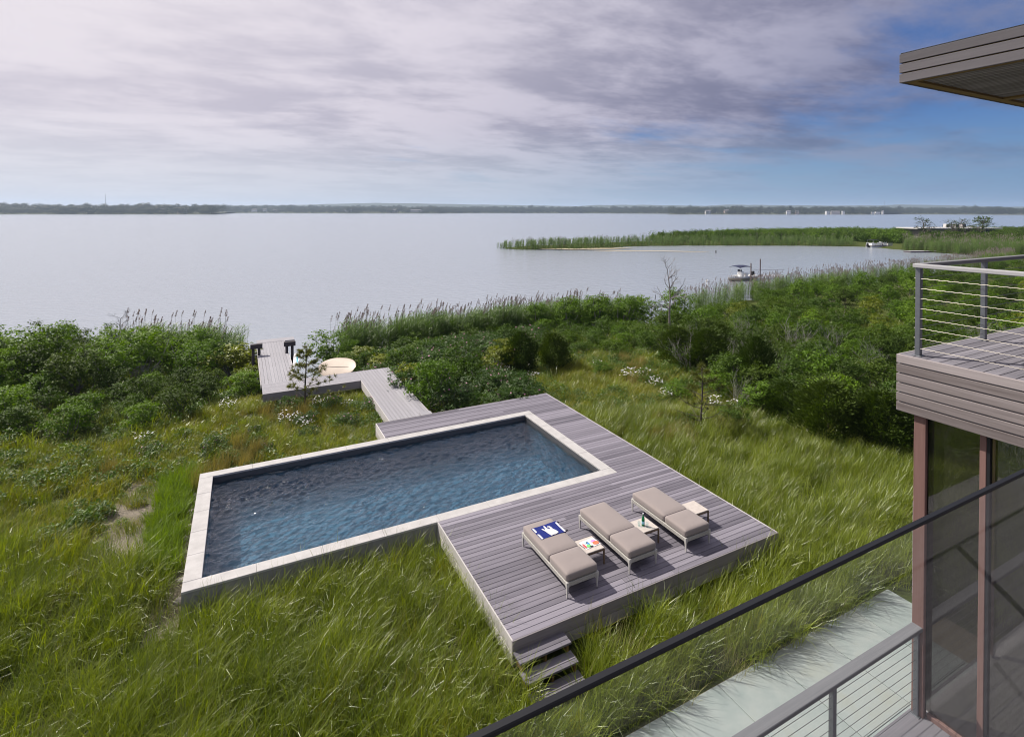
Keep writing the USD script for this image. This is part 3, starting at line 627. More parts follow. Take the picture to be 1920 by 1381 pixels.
def cloth(w, l, th, nx=24, ny=18, amp=.008, seed=3):
    gx, gy = np.meshgrid(np.linspace(-w / 2, w / 2, nx), np.linspace(-l / 2, l / 2, ny), indexing='ij')
    h = (meshkit.fbm(np.stack([gx * 7, gy * 7, 0 * gx], -1), 3, seed) - .5) * amp * 2
    top = np.stack([gx + h * .6, gy, th + h], -1).reshape(-1, 3); bot = np.stack([gx + h * .6, gy, h * .2], -1).reshape(-1, 3)
    i = (np.arange(nx - 1)[:, None] * ny + np.arange(ny - 1)[None]).ravel(); n = nx * ny
    f = [list(a) for a in np.stack([i, i + ny, i + ny + 1, i + 1], 1)] + [list(a + n) for a in np.stack([i, i + 1, i + ny + 1, i + ny], 1)]
    ring = [a * ny for a in range(nx)] + [(nx - 1) * ny + b for b in range(1, ny)] + [a * ny + ny - 1 for a in range(nx - 2, -1, -1)] + [b for b in range(ny - 2, 0, -1)]
    f += [[ring[k], ring[k] + n, ring[(k + 1) % len(ring)] + n, ring[(k + 1) % len(ring)]] for k in range(len(ring))]
    return np.vstack([top, bot]), f
TW = (6.035, 10.905, .484)
tow = thing('towel', 'folded navy towel with a white figure and white end bands', 'towel', TW, math.radians(1.5))
part(tow, 'cloth', cloth(.64, .47, .022), M['navy'], smooth=40)
part(tow, 'lower_fold', (lambda v, f: (np.asarray(v) * [1, 1, 1] + [.0, -.012, -.008], f))(*cloth(.62, .455, .016, seed=8)), M['fringe'], smooth=40)
for x in (-.292, .292):
    part(tow, 'white_band', (lambda v, f: (np.asarray(v) + [x, 0, .0045], f))(*cloth(.042, .468, .022, 4, 18)), M['white'], smooth=40)
fig = Polygon([(-.06, -.225), (-.085, -.12), (-.10, -.02), (-.135, .09), (-.115, .10), (-.075, .02), (-.055, .06), (-.045, .17), (-.02, .17), (-.012, .06), (.015, .02), (.035, -.02), (.055, .015), (.05, .08), (.02, .10),
               (.035, .125), (.08, .105), (.095, .05), (.095, -.03), (.13, -.10), (.14, -.19), (.06, -.225), (.0, -.215)]).buffer(.006).buffer(-.003)
fm = trimesh.creation.extrude_polygon(fig, .004, engine='earcut'); fm.apply_translation([0, 0, .029])
part(tow, 'white_figure', fm, M['white'])
fr = MB()
for k, (y, dx) in enumerate(((.19, .02), (-.19, .05))): fr.tm(rbox(.075, .05, .022, .01).apply_translation([.335 + dx * .3, y, -.004]))
part(tow, 'fringe', fr.get(), M['fringe'], smooth=True)

mg = thing('magazine', 'open magazine with a bright coloured picture on the low table', 'magazine', (6.70, 10.23, .3605), math.radians(4))
def page(sx):
    xs = np.linspace(0, .2, 9); zc = .003 + .012 * np.sin(xs / .2 * np.pi) * (1 - xs / .26)
    V = np.array([[[sx * x, y, z] for x, z in zip(xs, zc)] for y in (-.14, .14)]).reshape(-1, 3)
    B = V.copy(); B[:, 2] = .0008
    f = [[k, k + 1, 9 + k + 1, 9 + k] for k in range(8)]; f = [a if sx > 0 else a[::-1] for a in f]
    g = [[18 + b for b in a[::-1]] for a in f]
    e = [[k, k + 18, k + 19, k + 1] for k in range(8)] + [[9 + k, 10 + k, 28 + k, 27 + k] for k in range(8)] + [[8, 26, 35, 17]]
    return np.vstack([V, B]), f + g + e
for sx in (-1, 1): part(mg, 'page', page(sx), M['paper'], smooth=30)
def blob(cx, cy, rx, ry, z, n=18, cut=0):
    t = np.arange(n) / n * 2 * np.pi
    pg = Polygon(np.c_[cx + rx * np.cos(t), cy + ry * np.sin(t)])
    m = trimesh.creation.extrude_polygon(pg, .0015, engine='earcut'); m.apply_translation([0, 0, z]); return m
for nm, c, a in (('print_patch', 'print_red', (-.165, -.03, .025, .085)), ('print_patch', 'print_green', (-.085, -.075, .055, .05)), ('print_patch', 'print_sky', (-.075, .06, .05, .045)), ('print_patch', 'print_blue', (-.045, .015, .035, .05)),
                 ('print_patch', 'print_orange', (.115, -.06, .075, .06)), ('print_patch', 'print_pink', (.10, .025, .06, .04)), ('print_patch', 'fringe', (-.04, -.118, .05, .018))):
    part(mg, nm, blob(*a, .0155 if abs(a[0]) > .03 else .012), M[c])
part(mg, 'spine_pen', MB().tube([[-.215, .09, .008], [-.205, -.10, .008]], .006, 8).get(), M['fringe'])
bt = thing('bottle', 'tall green glass bottle with a pale cap standing on the table', 'bottle', (8.18, 10.22, .361))
prof = [(0, 0), (.034, 0), (.036, .01), (.036, .15), (.030, .185), (.016, .225), (.0135, .27)]
part(bt, 'body', trimesh.creation.revolve(np.array(prof + [(0, .27)]), sections=20), M['bottle'], smooth=35)
part(bt, 'paper_label', trimesh.creation.revolve(np.array([(.0368, .045), (.0372, .046), (.0372, .11), (.0368, .111)]), sections=20), M['label'], smooth=35)
part(bt, 'cap', trimesh.creation.revolve(np.array([(0, .262), (.0155, .262), (.0155, .295), (0, .297)]), sections=16), M['white'], smooth=35)
gp = np.array([(0, .001), (.028, .001), (.034, .105), (.031, .105), (.026, .008), (0, .008)])
for (x, y), lab in (((8.09, 10.26), 'clear drinking glass left of the green bottle'), ((8.22, 10.12), 'clear drinking glass in front of the green bottle')):
    g_ = thing('drinking_glass', lab, 'glass', (x, y, .361)); part(g_, 'bowl', trimesh.creation.revolve(gp, sections=20), M['tumbler'], smooth=35)
    part(g_, 'rim', trimesh.creation.torus(.0325, .0018, 20, 6).apply_translation([0, 0, .105]), M['white'], smooth=True)

# ------------------------------------------------------------------ house
house = thing('house', 'modern timber house with a cantilevered balcony, porch glass and slatted roof overhang', 'house', (0, 0, 0))
BX, BY, BZ = 6.74, 3.73, 6.03
def board_stack(name, x0, x1, y0, y1, ztop, n, h, m, gap=.014, parent=house):
    for k in range(n):
        part(parent, name, cbox(x0, x1, y0, y1, ztop - (k + 1) * h + gap, ztop - k * h, .004), m)
board_stack('balcony_board', BX, BX + .028, -1.2, BY, BZ + .002, 6, .112, M['clad'])
board_stack('balcony_board', BX + .03, 14.0, BY - .028, BY, BZ + .002, 6, .112, M['cladx'])
part(house, 'balcony_structure', bx(BX + .032, 14, -1.2, BY - .032, BZ - .66, BZ - .04), M['cladx'])
nb = 34
for k in range(nb):
    y1 = BY - .032 - k * .139
    part(house, 'balcony_plank', cbox(BX + .032, 14.0, y1 - .129, y1, BZ - .035, BZ, .003), M['bdeck'])
# corner post and porch glass under the balcony
GXW, GYW, FZ = 6.87, 3.56, 1.90
ZT = BZ - .665
for x0, x1 in ((GXW - .072, GXW - .026), (GXW - .004, GXW + .062)):
    part(house, 'corner_post', cbox(x0, x1, GYW - .13 if x0 < GXW - .05 else GYW - .10, GYW, -.75, ZT, .006), M['red'])
part(house, 'corner_post_core', bx(GXW - .04, GXW + .05, GYW - .095, GYW - .02, -.75, ZT), M['black'])
for y in (2.90, 1.7, .5, -.7):
    part(house, 'mullion', cbox(GXW - .01, GXW + .07, y - .03, y + .03, FZ, ZT, .004), M['red'])
    part(house, 'screen_track', bx(GXW - .005, GXW + .05, y - .062, y - .034, FZ, ZT), M['black'])
for y0, y1 in ((2.935, GYW - .097), (1.735, 2.835), (.535, 1.635), (-.665, .435)):
    part(house, 'glass_pane', bx(GXW + .02, GXW + .026, y0, y1, FZ + .05, ZT - .03), M['porch_glass'])
for x in (8.6, 10.3, 12.0, 13.7):
    part(house, 'mullion', cbox(x - .03, x + .03, GYW - .08, GYW - .01, FZ, ZT, .004), M['red'])
for x0, x1 in ((GXW + .15, 8.57), (8.63, 10.27), (10.33, 11.97), (12.03, 13.67)):
    part(house, 'glass_pane', bx(x0, x1, GYW - .05, GYW - .044, FZ + .05, ZT - .03), M['glass'])
for y0, y1 in ((2.935, GYW - .097), (1.735, 2.835), (.535, 1.635), (-.665, .435)):
    part(house, 'insect_screen', bx(GXW + .036, GXW + .038, y0, y1, FZ + .05, ZT - .03), M['screen'])
part(house, 'window_sill', cbox(GXW - .02, GXW + .08, -1.2, GYW - .14, FZ - .02, FZ + .05, .004), M['red'])
for k in range(24):
    y1 = 3.42 - k * .19
    part(house, 'porch_floor_board', cbox(GXW + .09, 14.0, y1 - .18, y1, FZ - .04, FZ, .003), M['floor'])
part(house, 'porch_slab', bx(GXW + .03, 14.0, -1.2, 3.54, FZ - .45, FZ - .042), M['cladx'])
part(house, 'porch_back_wall', bx(9.6, 9.75, -1.2, 1.2, FZ + .001, ZT), M['cladx'])
part(house, 'porch_back_wall', bx(9.751, 14.0, 1.05, 1.2, FZ + .001, ZT), M['cladx'])
board_stack('wall_board', GXW - .0, GXW + .03, -1.2, 3.40, FZ - .03, 18, .145, M['cladx'])
# lower timber wing along the right edge of the terrace
board_stack('wing_wall_board', 12.50, 12.53, -1.0, 6.55, 1.54, 16, .142, M['cladx'])
part(house, 'wing', bx(12.54, 15.5, -1.0, 6.52, -.8, 1.50), M['cladx'])
# main body behind the camera and beyond the frame
part(house, 'body', bx(-5.0, 15.0, -8.0, -1.25, -.8, 9.15), M['roofboard'])
part(house, 'upper_wall', bx(7.6, 14.0, -1.24, 1.3, BZ + .001, 9.15), M['cladx'])
part(house, 'front_balcony_floor', bx(-3.0, 6.6, -1.24, .80, 5.62, 5.82), M['bdeck'])
# roof overhang: three boards, brown frame, grey slats
RZ = 9.19
board_stack('roof_board', BX, BX + .03, -2.0, BY, RZ + .345, 3, .115, M['roofboard'])
board_stack('roof_board', BX + .032, 14.0, BY - .03, BY, RZ + .345, 3, .115, M['roofboard'])
part(house, 'roof_edge', bx(BX + .01, 14.0, -2.0, BY - .012, RZ + .346, RZ + .36), M['black'])
for a in ((BX + .032, BX + .13, -2.0, BY - .032), (BX + .132, 14.0, BY - .13, BY - .032), (BX + 2.2, BX + 2.32, -2.0, BY - .132)):
    part(house, 'soffit_beam', bx(*a, RZ + .02, RZ + .30), M['brown'])
for k in range(46):
    x = BX + .18 + k * .082
    if abs(x - BX - 2.26) < .1: continue
    part(house, 'soffit_slat', bx(x, x + .045, -1.9, BY - .134, RZ + .045, RZ + .115), M['slat'])
part(house, 'roof_deck', bx(8.4, 14.0, -2.0, 3.1, RZ + .17, RZ + .30), M['roofboard'])

def railing(name, label, runs, ztop, zfoot, capm, postxy, hw, ncab, cabm, capt=.045):
    t = thing(name, label, 'railing')
    for (x0, y0, x1, y1) in runs:
        d = np.array([x1 - x0, y1 - y0]); L = np.linalg.norm(d); d /= L; nrm = np.array([-d[1], d[0]])
        ax = abs(d[0]) > .5
        a = (min(x0, x1), max(x0, x1), y0 - hw, y0 + hw) if ax else (x0 - hw, x0 + hw, min(y0, y1), max(y0, y1))
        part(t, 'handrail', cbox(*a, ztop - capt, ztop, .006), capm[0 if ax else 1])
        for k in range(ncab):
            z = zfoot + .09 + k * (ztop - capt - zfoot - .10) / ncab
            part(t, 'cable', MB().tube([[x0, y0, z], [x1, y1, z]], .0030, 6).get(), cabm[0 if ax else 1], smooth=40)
    for x, y in postxy:
        part(t, 'post', cbox(x - .028, x + .028, y - .028, y + .028, zfoot, ztop - capt - .001, .004), M['steel'])
        part(t, 'base_plate', cbox(x - .05, x + .05, y - .05, y + .05, zfoot - .001, zfoot + .006, .002), M['steel'])
    return t
RT = 7.10
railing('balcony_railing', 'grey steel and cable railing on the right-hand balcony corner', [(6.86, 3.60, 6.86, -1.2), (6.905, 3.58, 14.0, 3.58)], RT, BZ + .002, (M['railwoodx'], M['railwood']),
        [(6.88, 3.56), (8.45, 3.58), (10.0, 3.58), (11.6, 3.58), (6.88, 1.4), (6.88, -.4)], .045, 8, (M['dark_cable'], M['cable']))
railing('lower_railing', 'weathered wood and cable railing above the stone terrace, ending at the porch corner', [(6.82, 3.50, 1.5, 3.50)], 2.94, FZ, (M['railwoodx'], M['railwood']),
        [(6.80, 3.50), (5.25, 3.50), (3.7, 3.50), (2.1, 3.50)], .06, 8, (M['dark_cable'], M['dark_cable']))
part(house, 'lower_deck', bx(1.4, GXW - .02, -1.2, 3.58, FZ - .3, FZ - .002), M['bdeck'])
# the glass balustrade right in front of the camera
gr = thing('glass_balustrade', 'dark slim metal handrail on clear glass crossing the lower right foreground', 'railing')
GRY, GRZ = .787, 6.90
part(gr, 'handrail', cbox(-2.4, 6.55, GRY - .008, GRY + .008, GRZ - .010, GRZ, .002), M['black'])
for k, (x0, x1) in enumerate(((-2.4, -1.215), (-1.185, 2.885), (2.915, 6.55))):
    part(gr, 'glass_pane', bx(x0, x1, GRY - .004, GRY + .004, 5.83, GRZ - .013), M['glass'])
for x in (-1.2, 2.9): part(gr, 'post', bx(x - .013, x + .013, GRY - .012, GRY + .012, 5.82, GRZ - .013), M['black'])

# ------------------------------------------------------------------ stone terrace
ter = thing('stone_terrace', 'pale bluestone slab terrace below the railing at the lower right', 'terrace')
TZ = -.585
part(ter, 'bed', bx(1.2, 12.42, -1.1, 7.02, -.9, TZ - .025), M['joint'])
ys = [7.0, 5.15, 3.3, 1.5, -1.0]
xj = np.arange(12.40, 1.2, -1.285)
for r_ in range(4):
    off = (0, .0, .64, 0)[r_]
    for k in range(len(xj) - 1):
        x1, x0 = xj[k] - .007 - (off if k else 0), xj[k + 1] + .007 - off
        if x0 < 1.2: x0 = 1.2
        part(ter, 'slab', cbox(x0, x1, ys[r_ + 1] + .004, ys[r_] - .004, TZ - .04, TZ + RNG.uniform(-.002, .002), .004), M['stone'])

# ------------------------------------------------------------------ boats and other things on the water
def hull(L, W, H, n=15, sheer=.25, vee=.5):
    """open motor boat hull, bow towards +x"""
    xs = np.linspace(-.5, .5, n); R = []
    for x in xs:
        t = np.clip((x - .05) / .45, 0, 1); hw = W / 2 * (1 - t ** 2.4) + .01; dk = H + sheer * t ** 2; kz = -.25 + .5 * t ** 3
        R.append([[x * L, 0, kz], [x * L, hw * .75, kz + .22 + .1 * t], [x * L, hw, dk], [x * L, hw - .10 * (1 - t * .6), dk], [x * L, max(hw - .14, 0) , .22 + .2 * t],
                  [x * L, -max(hw - .14, 0), .22 + .2 * t], [x * L, -(hw - .10 * (1 - t * .6)), dk], [x * L, -hw, dk], [x * L, -hw * .75, kz + .22 + .1 * t]])
    V = np.array(R); m = V.shape[1]
    f = [[a * m + k, a * m + (k + 1) % m, (a + 1) * m + (k + 1) % m, (a + 1) * m + k] for a in range(n - 1) for k in range(m)]
    f += [[0, 8, 7, 7], [0, 7, 2, 2], [0, 2, 1, 1], [7, 6, 3, 3], [7, 3, 2, 2]]
    return V.reshape(-1, 3), f
bp_ = col(1389, 81, WATER)
heading = math.atan2(-rt[1], -rt[0])                       # bow to the picture's left
bt_ = thing('motor_boat', 'white centre-console motor boat under a navy canopy, moored behind the reeds', 'boat', bp_ + [0, 0, .02], heading + .55)
part(bt_, 'hull', hull(5.2, 2.1, .62), M['gel'], smooth=35)
part(bt_, 'hull_band', (lambda v, f: (np.asarray(v) * [1.004, 1.012, .55] + [0, 0, .02], f))(*hull(5.2, 2.1, .62)), M['tanhull'], smooth=35)
part(bt_, 'console', cbox(-.35, .25, -.38, .38, .2, 1.25, .06), M['gel'])
part(bt_, 'windscreen', cbox(.1, .2, -.36, .36, 1.26, 1.55, .02), M['window'])
part(bt_, 'seat', cbox(-1.25, -.75, -.42, .42, .2, 1.0, .08), M['gel'])
cv = []
for x, z in ((-1.35, 2.03), (-.7, 2.16), (0, 2.2), (.7, 2.17), (1.25, 2.08)):
    cv.append([[x, y, z - .10 * (abs(y) / .95) ** 2 * 1.6] for y in np.linspace(-.95, .95, 7)])
cv = np.array(cv); n5, n7 = cv.shape[:2]
V = np.vstack([cv.reshape(-1, 3), cv.reshape(-1, 3) - [0, 0, .05]])
i = (np.arange(n5 - 1)[:, None] * n7 + np.arange(n7 - 1)[None]).ravel(); f = np.stack([i, i + n7, i + n7 + 1, i + 1], 1)
rg = [a * n7 for a in range(n5)] + [(n5 - 1) * n7 + b for b in range(1, n7)] + [a * n7 + n7 - 1 for a in range(n5 - 2, -1, -1)] + list(range(n7 - 2, 0, -1))
fe = np.array([[rg[k], rg[k] + 35, rg[(k + 1) % len(rg)] + 35, rg[(k + 1) % len(rg)]] for k in range(len(rg))])
part(bt_, 'canopy', (V, np.vstack([f, f[:, ::-1] + 35, fe])), M['canvas'], smooth=30)
for x in (-1.3, 1.2):
    for y in (-.9, .9): part(bt_, 'canopy_pole', MB().tube([[x * .75, y, .6], [x, y * .98, 1.95]], .022, 6).get(), M['alum'])
part(bt_, 'outboard_motor', MB().tm(cbox(-2.95, -2.55, -.2, .2, .5, 1.15, .08)).tm(cbox(-2.85, -2.68, -.07, .07, -.3, .5, .03)).get(), M['black'])
for nm, px, d, top, lab in (('mooring_pile', 1408.5, 79, .38, 'short leaning pile just right of the motor boat'), ('mooring_pile', 1426, 82, .72, 'tall thin pile right of the motor boat')):
    t = thing(nm, lab, 'piling', col(px, d, WATER)); part(t, 'shaft', MB().tube([[0, 0, -1.2], [.02, 0, top - WATER]], .085, 9).get(), M['rust'], smooth=40)
pr = thing('small_pier', 'low pale pier behind the reeds right of the motor boat', 'pier', col(1437, 83, WATER), heading + .15)
for k in range(14): part(pr, 'board', cbox(-2.6 + k * .37, -2.6 + k * .37 + .35, -.6, .6, .40, .45, .004), M['walk'])
for x in (-2.4, 0, 2.4):
    for y in (-.55, .55): part(pr, 'post', MB().tube([[x, y, -1.2], [x, y, .39]], .07, 8).get(), M['rust'])
for x in (-1.2, 1.2): part(pr, 'rail_post', MB().tube([[x, .55, .45], [x, .55, 1.3]], .03, 6).get(), M['walk'])
part(pr, 'rail', cbox(-2.6, 2.6, .52, .58, 1.301, 1.36, .004), M['walk'])
by_ = thing('mooring_buoy', 'small white mooring buoy left of the motor boat', 'buoy', col(1327, 79, WATER)); part(by_, 'float', trimesh.creation.icosphere(2, .22).apply_translation([0, 0, .1]), M['gel'], smooth=True)
part(by_, 'ring', trimesh.creation.torus(.07, .015, 12, 6).apply_translation([0, 0, .34]), M['alum'])
st = thing('water_stake', 'short dark stake standing in the water past the sand bar', 'stake', col(1342.5, 134, WATER)); part(st, 'post', MB().tube([[0, 0, -1], [0.03, 0, .62]], [.16, .12], 8).get(), M['pile'], smooth=40)
st = thing('water_stake', 'thin stake poking out of the water left of the bare tree', 'stake', col(1227.5, 63, WATER)); part(st, 'post', MB().tube([[0, 0, -1], [.18, 0, .55]], [.05, .035], 6).get(), M['pile'], smooth=40)
# pontoon boat
pb = thing('pontoon_boat', 'white pontoon boat with a raised top moored by the cove shore', 'boat', col(1650, 157, WATER), heading + math.pi + .12)
for y in (-1.0, 1.0): part(pb, 'pontoon', MB().tube([[-3.4, y, .1], [2.9, y, .1], [3.3, y, .28], [3.5, y, .45]], [.33, .33, .22, .06], 12).get(), M['alum'], smooth=40)
part(pb, 'deck', cbox(-3.45, 3.2, -1.25, 1.25, .45, .56, .02), M['fargrey'])
for x0, x1, m in ((-3.3, -2.2, 'gel'), (-1.9, -.9, 'gel'), (.2, 1.2, 'gel'), (1.6, 3.0, 'alum')): 
    for y in (-1.22, 1.18): part(pb, 'fence_panel', bx(x0, x1, y, y + .04, .60, 1.25), M[m])
for x in (-2.6, -1.2, .6, 2.2): part(pb, 'seat', cbox(x - .35, x + .35, -1.0, .9, .56, 1.1, .06), M['gel'] if x < 0 else M['fargrey'])
part(pb, 'helm', cbox(-.4, .0, -.9, -.1, .56, 1.5, .05), M['gel'])
part(pb, 'motor', cbox(-3.95, -3.48, -.25, .25, .2, 1.1, .06), M['black'])
part(pb, 'top', cbox(-3.0, -1.0, -1.1, 1.1, 2.05, 2.13, .03), M['black'])
for x in (-2.9, -1.1):
    for y in (-1.1, 1.1): part(pb, 'top_pole', MB().tube([[x, y, .56], [x, y, 2.05]], .025, 6).get(), M['alum'])
for x in (1.7, 2.3, 2.9): part(pb, 'rail_post', MB().tube([[x, 1.2, .56], [x, 1.2, 1.6]], .025, 6).get(), M['alum'])
rf = thing('floating_raft', 'dark low swimming raft with a pale board beside it', 'raft', col(1722, 138, WATER), heading + .06)
part(rf, 'float', cbox(-2.9, 2.9, -1.3, 1.3, -.1, .28, .05), M['pile'])
for k in range(10): part(rf, 'board', cbox(-2.85 + k * .57, -2.85 + k * .57 + .55, -1.25, 1.25, .285, .33, .004), M['walk'])
part(rf, 'gangway', cbox(-4.9, -2.95, -.5, .5, .16, .24, .01), M['walk'])
# low house on the spit
hb = thing('low_house', 'low dark flat-roofed house with a pale roof edge among bare trees on the far right', 'house', col(1780, 196, -1.4), heading + math.pi + .10)
part(hb, 'wall', bx(-14.0, 14.0, -4, 4, 0, 3.25), M['fargrey'])
part(hb, 'roof', cbox(-16.2, 15.5, -5.2, 5.2, 3.25, 3.62, .03), M['farwhite'])
for k, x in enumerate((-1.6, 2.0, 4.6)):
    v_ = part(hb, 'roof_vent', cbox(x - .6, x + .7, -1.2, .2, 3.62, 4.9, .03), M['farwhite' if k == 0 else 'fargrey'])
    part(v_, 'louvre', bx(x - .45, x + .705, -1.215, -1.202, 3.7, 4.85), M['window'])
for x in (-12.4, -10.6, -8.9, -7.4, -5.2):
    w_ = part(hb, 'window', bx(x - .42, x + .42, -4.05, -4.002, .9, 2.7), M['farwhite']); part(w_, 'pane', bx(x - .3, x + .3, -4.07, -4.052, 1.0, 2.6), M['window'])
for x in (0.5, 4, 8, 11.5): part(hb, 'window', bx(x - 1.2, x + 1.2, -4.05, -4.002, .6, 2.8), M['window'])
part(hb, 'chimney_pot', MB().tube([[-12.5, 0, 3.6], [-12.5, 0, 4.2]], .15, 8).get(), M['pile'])

# ------------------------------------------------------------------ houses and masts on the far shore
def far_house(px, d, w, h, z, m, label, gable=True, chim=False, wings=0, dp=9):
    h *= .72; w *= .85
    c = col(px, d, z)
    t = thing('far_house', label, 'house', c, heading + math.pi + RNG.uniform(-.25, .25))
    part(t, 'wall', bx(-w / 2, w / 2, -dp / 2, dp / 2, -6, h), M[m])
    if gable:
        V = [[-w / 2 - .5, -dp / 2 - .5, h], [w / 2 + .5, -dp / 2 - .5, h], [w / 2 + .5, dp / 2 + .5, h], [-w / 2 - .5, dp / 2 + .5, h], [-w / 2 - .5, 0, h + dp * .38], [w / 2 + .5, 0, h + dp * .38]]
        r_ = part(t, 'roof', (V, [[0, 1, 5, 4], [2, 3, 4, 5], [0, 4, 3, 3], [1, 2, 5, 5], [0, 3, 2, 1]]), M['farroof'])
    else: r_ = part(t, 'roof', bx(-w / 2 - .4, w / 2 + .4, -dp / 2 - .4, dp / 2 + .4, h + .001, h + .5), M['farroof'])
    n = max(2, int(w / 4))
    for k in range(n):
        x = -w / 2 + (k + .5) * w / n
        for zz in ((1.2,) if h < 4.4 else (1.0, 3.6)): part(t, 'window', bx(x - .7, x + .7, -dp / 2 - .08, -dp / 2 - .003, zz, zz + 1.7), M['window'])
    if chim: part(r_, 'chimney', bx(w * .2, w * .2 + 1, -.5, .5, h + dp * .2, h + dp * .38 + 1.5), M['fartan'])
    for k in range(wings): part(t, 'wing', bx(w / 2 + .01 + k * 9, w / 2 + 8.5 + k * 9, -3.5, 3.5, -6, h * .7), M[m])
for a in ((305, 1600, 18, 7, 6, 'fargrey', 'large grey shingled house among the trees on the left far shore'), (338, 1590, 14, 8, 4, 'fartan', 'pale tan house with a tall end wall on the left far shore'),
          (347, 1580, 6, 9.5, 4, 'farwhite', 'narrow pale tower house right of the tan house on the left far shore')):
    far_house(*a[:7])
far_house(477, 2520, 26, 6, 9, 'farwhite', 'long pale house at the left of the white row on the far shore', chim=True)
far_house(497, 2530, 20, 7, 9, 'farwhite', 'pale two-storey house in the middle of the white row on the far shore')
far_house(516, 2500, 20, 6, 8, 'fargrey', 'grey house at the right of the white row on the far shore')
far_house(653, 2420, 34, 6, 8, 'farwhite', 'white-gabled house alone in the woods left of centre on the far shore', chim=True)
far_house(733, 2430, 50, 7, 6, 'fargrey', 'wide grey house left of the long low grey house on the far shore', wings=1)
far_house(780, 2450, 56, 5, 8, 'fargrey', 'long low grey house with pale roof edge on the far shore', wings=1)
far_house(1050, 2950, 18, 6, 6, 'farwhite', 'tiny white house near the centre of the far shore')
far_house(1327, 2010, 22, 9, 3, 'farwhite', 'white gabled house with a tower by the water right of centre', chim=True)
far_house(1362, 2030, 20, 5, 8, 'fartan', 'tan low house among trees right of the white gabled house')
far_house(1478, 1990, 16, 6, 5, 'farwhite', 'small white house left of the twin-tower house on the far shore')
far_house(1494, 2000, 14, 4, 5, 'fartan', 'small tan house beside the small white one on the far shore')
far_house(1551, 1980, 14, 10, 3, 'farwhite', 'white tower at the left end of the twin-tower house', gable=False)
far_house(1566, 2000, 34, 5, 4, 'fargrey', 'low grey middle house between the two white towers')
far_house(1581, 1980, 10, 9, 4, 'farwhite', 'white tower at the right end of the twin-tower house', gable=False)
far_house(1636, 2060, 10, 4, 5, 'farwhite', 'leftmost small white boathouse at the right far shore', gable=False)
far_house(1645, 2060, 18, 4, 5, 'farwhite', 'long white boathouse at the right far shore', gable=False)
far_house(1655, 2065, 6, 6, 5, 'farwhite', 'rightmost small white boathouse at the right far shore')
for px, d, h, lab in ((198.5, 1750, 60, 'thin radio mast rising above the trees on the left far shore'), (1657.5, 5000, 110, 'thin lattice mast on the hills above the right far shore')):
    t = thing('radio_mast', lab, 'mast', col(px, d, 0)); part(t, 'pole', MB().tube([[0, 0, 0], [0, 0, h * .7], [0, 0, h]], [d / 2600, d / 3200, d / 4500], 6).get(), M['steel'])

# ------------------------------------------------------------------ plants: builders
def unit(v): return v / (np.linalg.norm(v, axis=-1, keepdims=True) + 1e-12)
def leaf_quads(P, N, size, aspect, rng, droop=0.0):
    """one folded rhombus per leaf: P positions, N facing"""
    n = len(P)
    t = unit(np.cross(N, unit(rng.normal(size=(n, 3))))); b = np.cross(N, t)
    L = size * rng.uniform(.65, 1.3, (n, 1)); Wd = L * aspect
    t = t - np.array([0, 0, droop])
    v = np.stack([P - t * L * .5, P + b * Wd * .5 + N * L * .06, P + t * L * .5, P - b * Wd * .5 + N * L * .06], 1).reshape(-1, 3)
    k = np.arange(n)[:, None] * 4
    return v, np.vstack([k + [0, 1, 2], k + [0, 2, 3]])
def ribbons(base, az, length, lean, curl, width, seg=4, rng=None):
    """curved grass blades, n at a time"""
    n = len(base); s = np.linspace(0, 1, seg + 1)
    ang = lean[:, None] + curl[:, None] * s[None] ** 1.4                     # from the vertical
    ds = length[:, None] / seg
    hx = np.concatenate([np.zeros((n, 1)), np.cumsum(np.sin(ang[:, 1:]) * ds, 1)], 1); hz = np.concatenate([np.zeros((n, 1)), np.cumsum(np.cos(ang[:, 1:]) * ds, 1)], 1)
    d = np.stack([np.cos(az), np.sin(az)], -1); side = np.stack([-d[:, 1], d[:, 0]], -1)
    tw = rng.uniform(-.7, .7, n)[:, None, None]
    c = np.concatenate([base[:, None, :2] + d[:, None] * hx[..., None], base[:, None, 2:] + hz[..., None]], -1)
    wd = width[:, None] * np.array([.8, 1.0, .85, .55, 0.0, 0, 0])[:seg + 1][None] if seg == 4 else width[:, None] * (1 - s[None] ** 2)
    sv = np.concatenate([side[:, None] + 0 * c[..., :2], 0 * c[..., :1] + tw], -1)
    a = c[:, :-1] + sv[:, :-1] * wd[:, :-1, None] / 2; b = c[:, :-1] - sv[:, :-1] * wd[:, :-1, None] / 2
    m = 2 * seg + 1
    V = np.zeros((n, m, 3)); V[:, 0:2 * seg:2] = a; V[:, 1:2 * seg:2] = b; V[:, -1] = c[:, -1]
    f = []
    for k in range(seg - 1): f += [[2 * k, 2 * k + 1, 2 * k + 3], [2 * k, 2 * k + 3, 2 * k + 2]]
    f += [[2 * seg - 2, 2 * seg - 1, 2 * seg]]
    F = (np.arange(n)[:, None, None] * m + np.array(f)[None]).reshape(-1, 3)
    return V.reshape(-1, 3), F
WIND = -0.35                                                                # blades lean to the right of the picture
def grass_clump(seed, n, rad, l0, l1, w, curl=(.5, 1.7), lean=.22, wind=True):
    rng = np.random.default_rng(seed)
    r = rad * np.sqrt(rng.random(n)); a = rng.random(n) * 6.283
    base = np.c_[r * np.cos(a), r * np.sin(a), np.full(n, -.03)]
    az = np.where(rng.random(n) < (.5 if wind else 0), WIND + rng.normal(0, .8, n), rng.random(n) * 6.283)
    return ribbons(base, az, rng.uniform(l0, l1, n), np.abs(rng.normal(0, lean, n)), rng.uniform(*curl, n), w * rng.uniform(.6, 1.3, n), 4, rng)
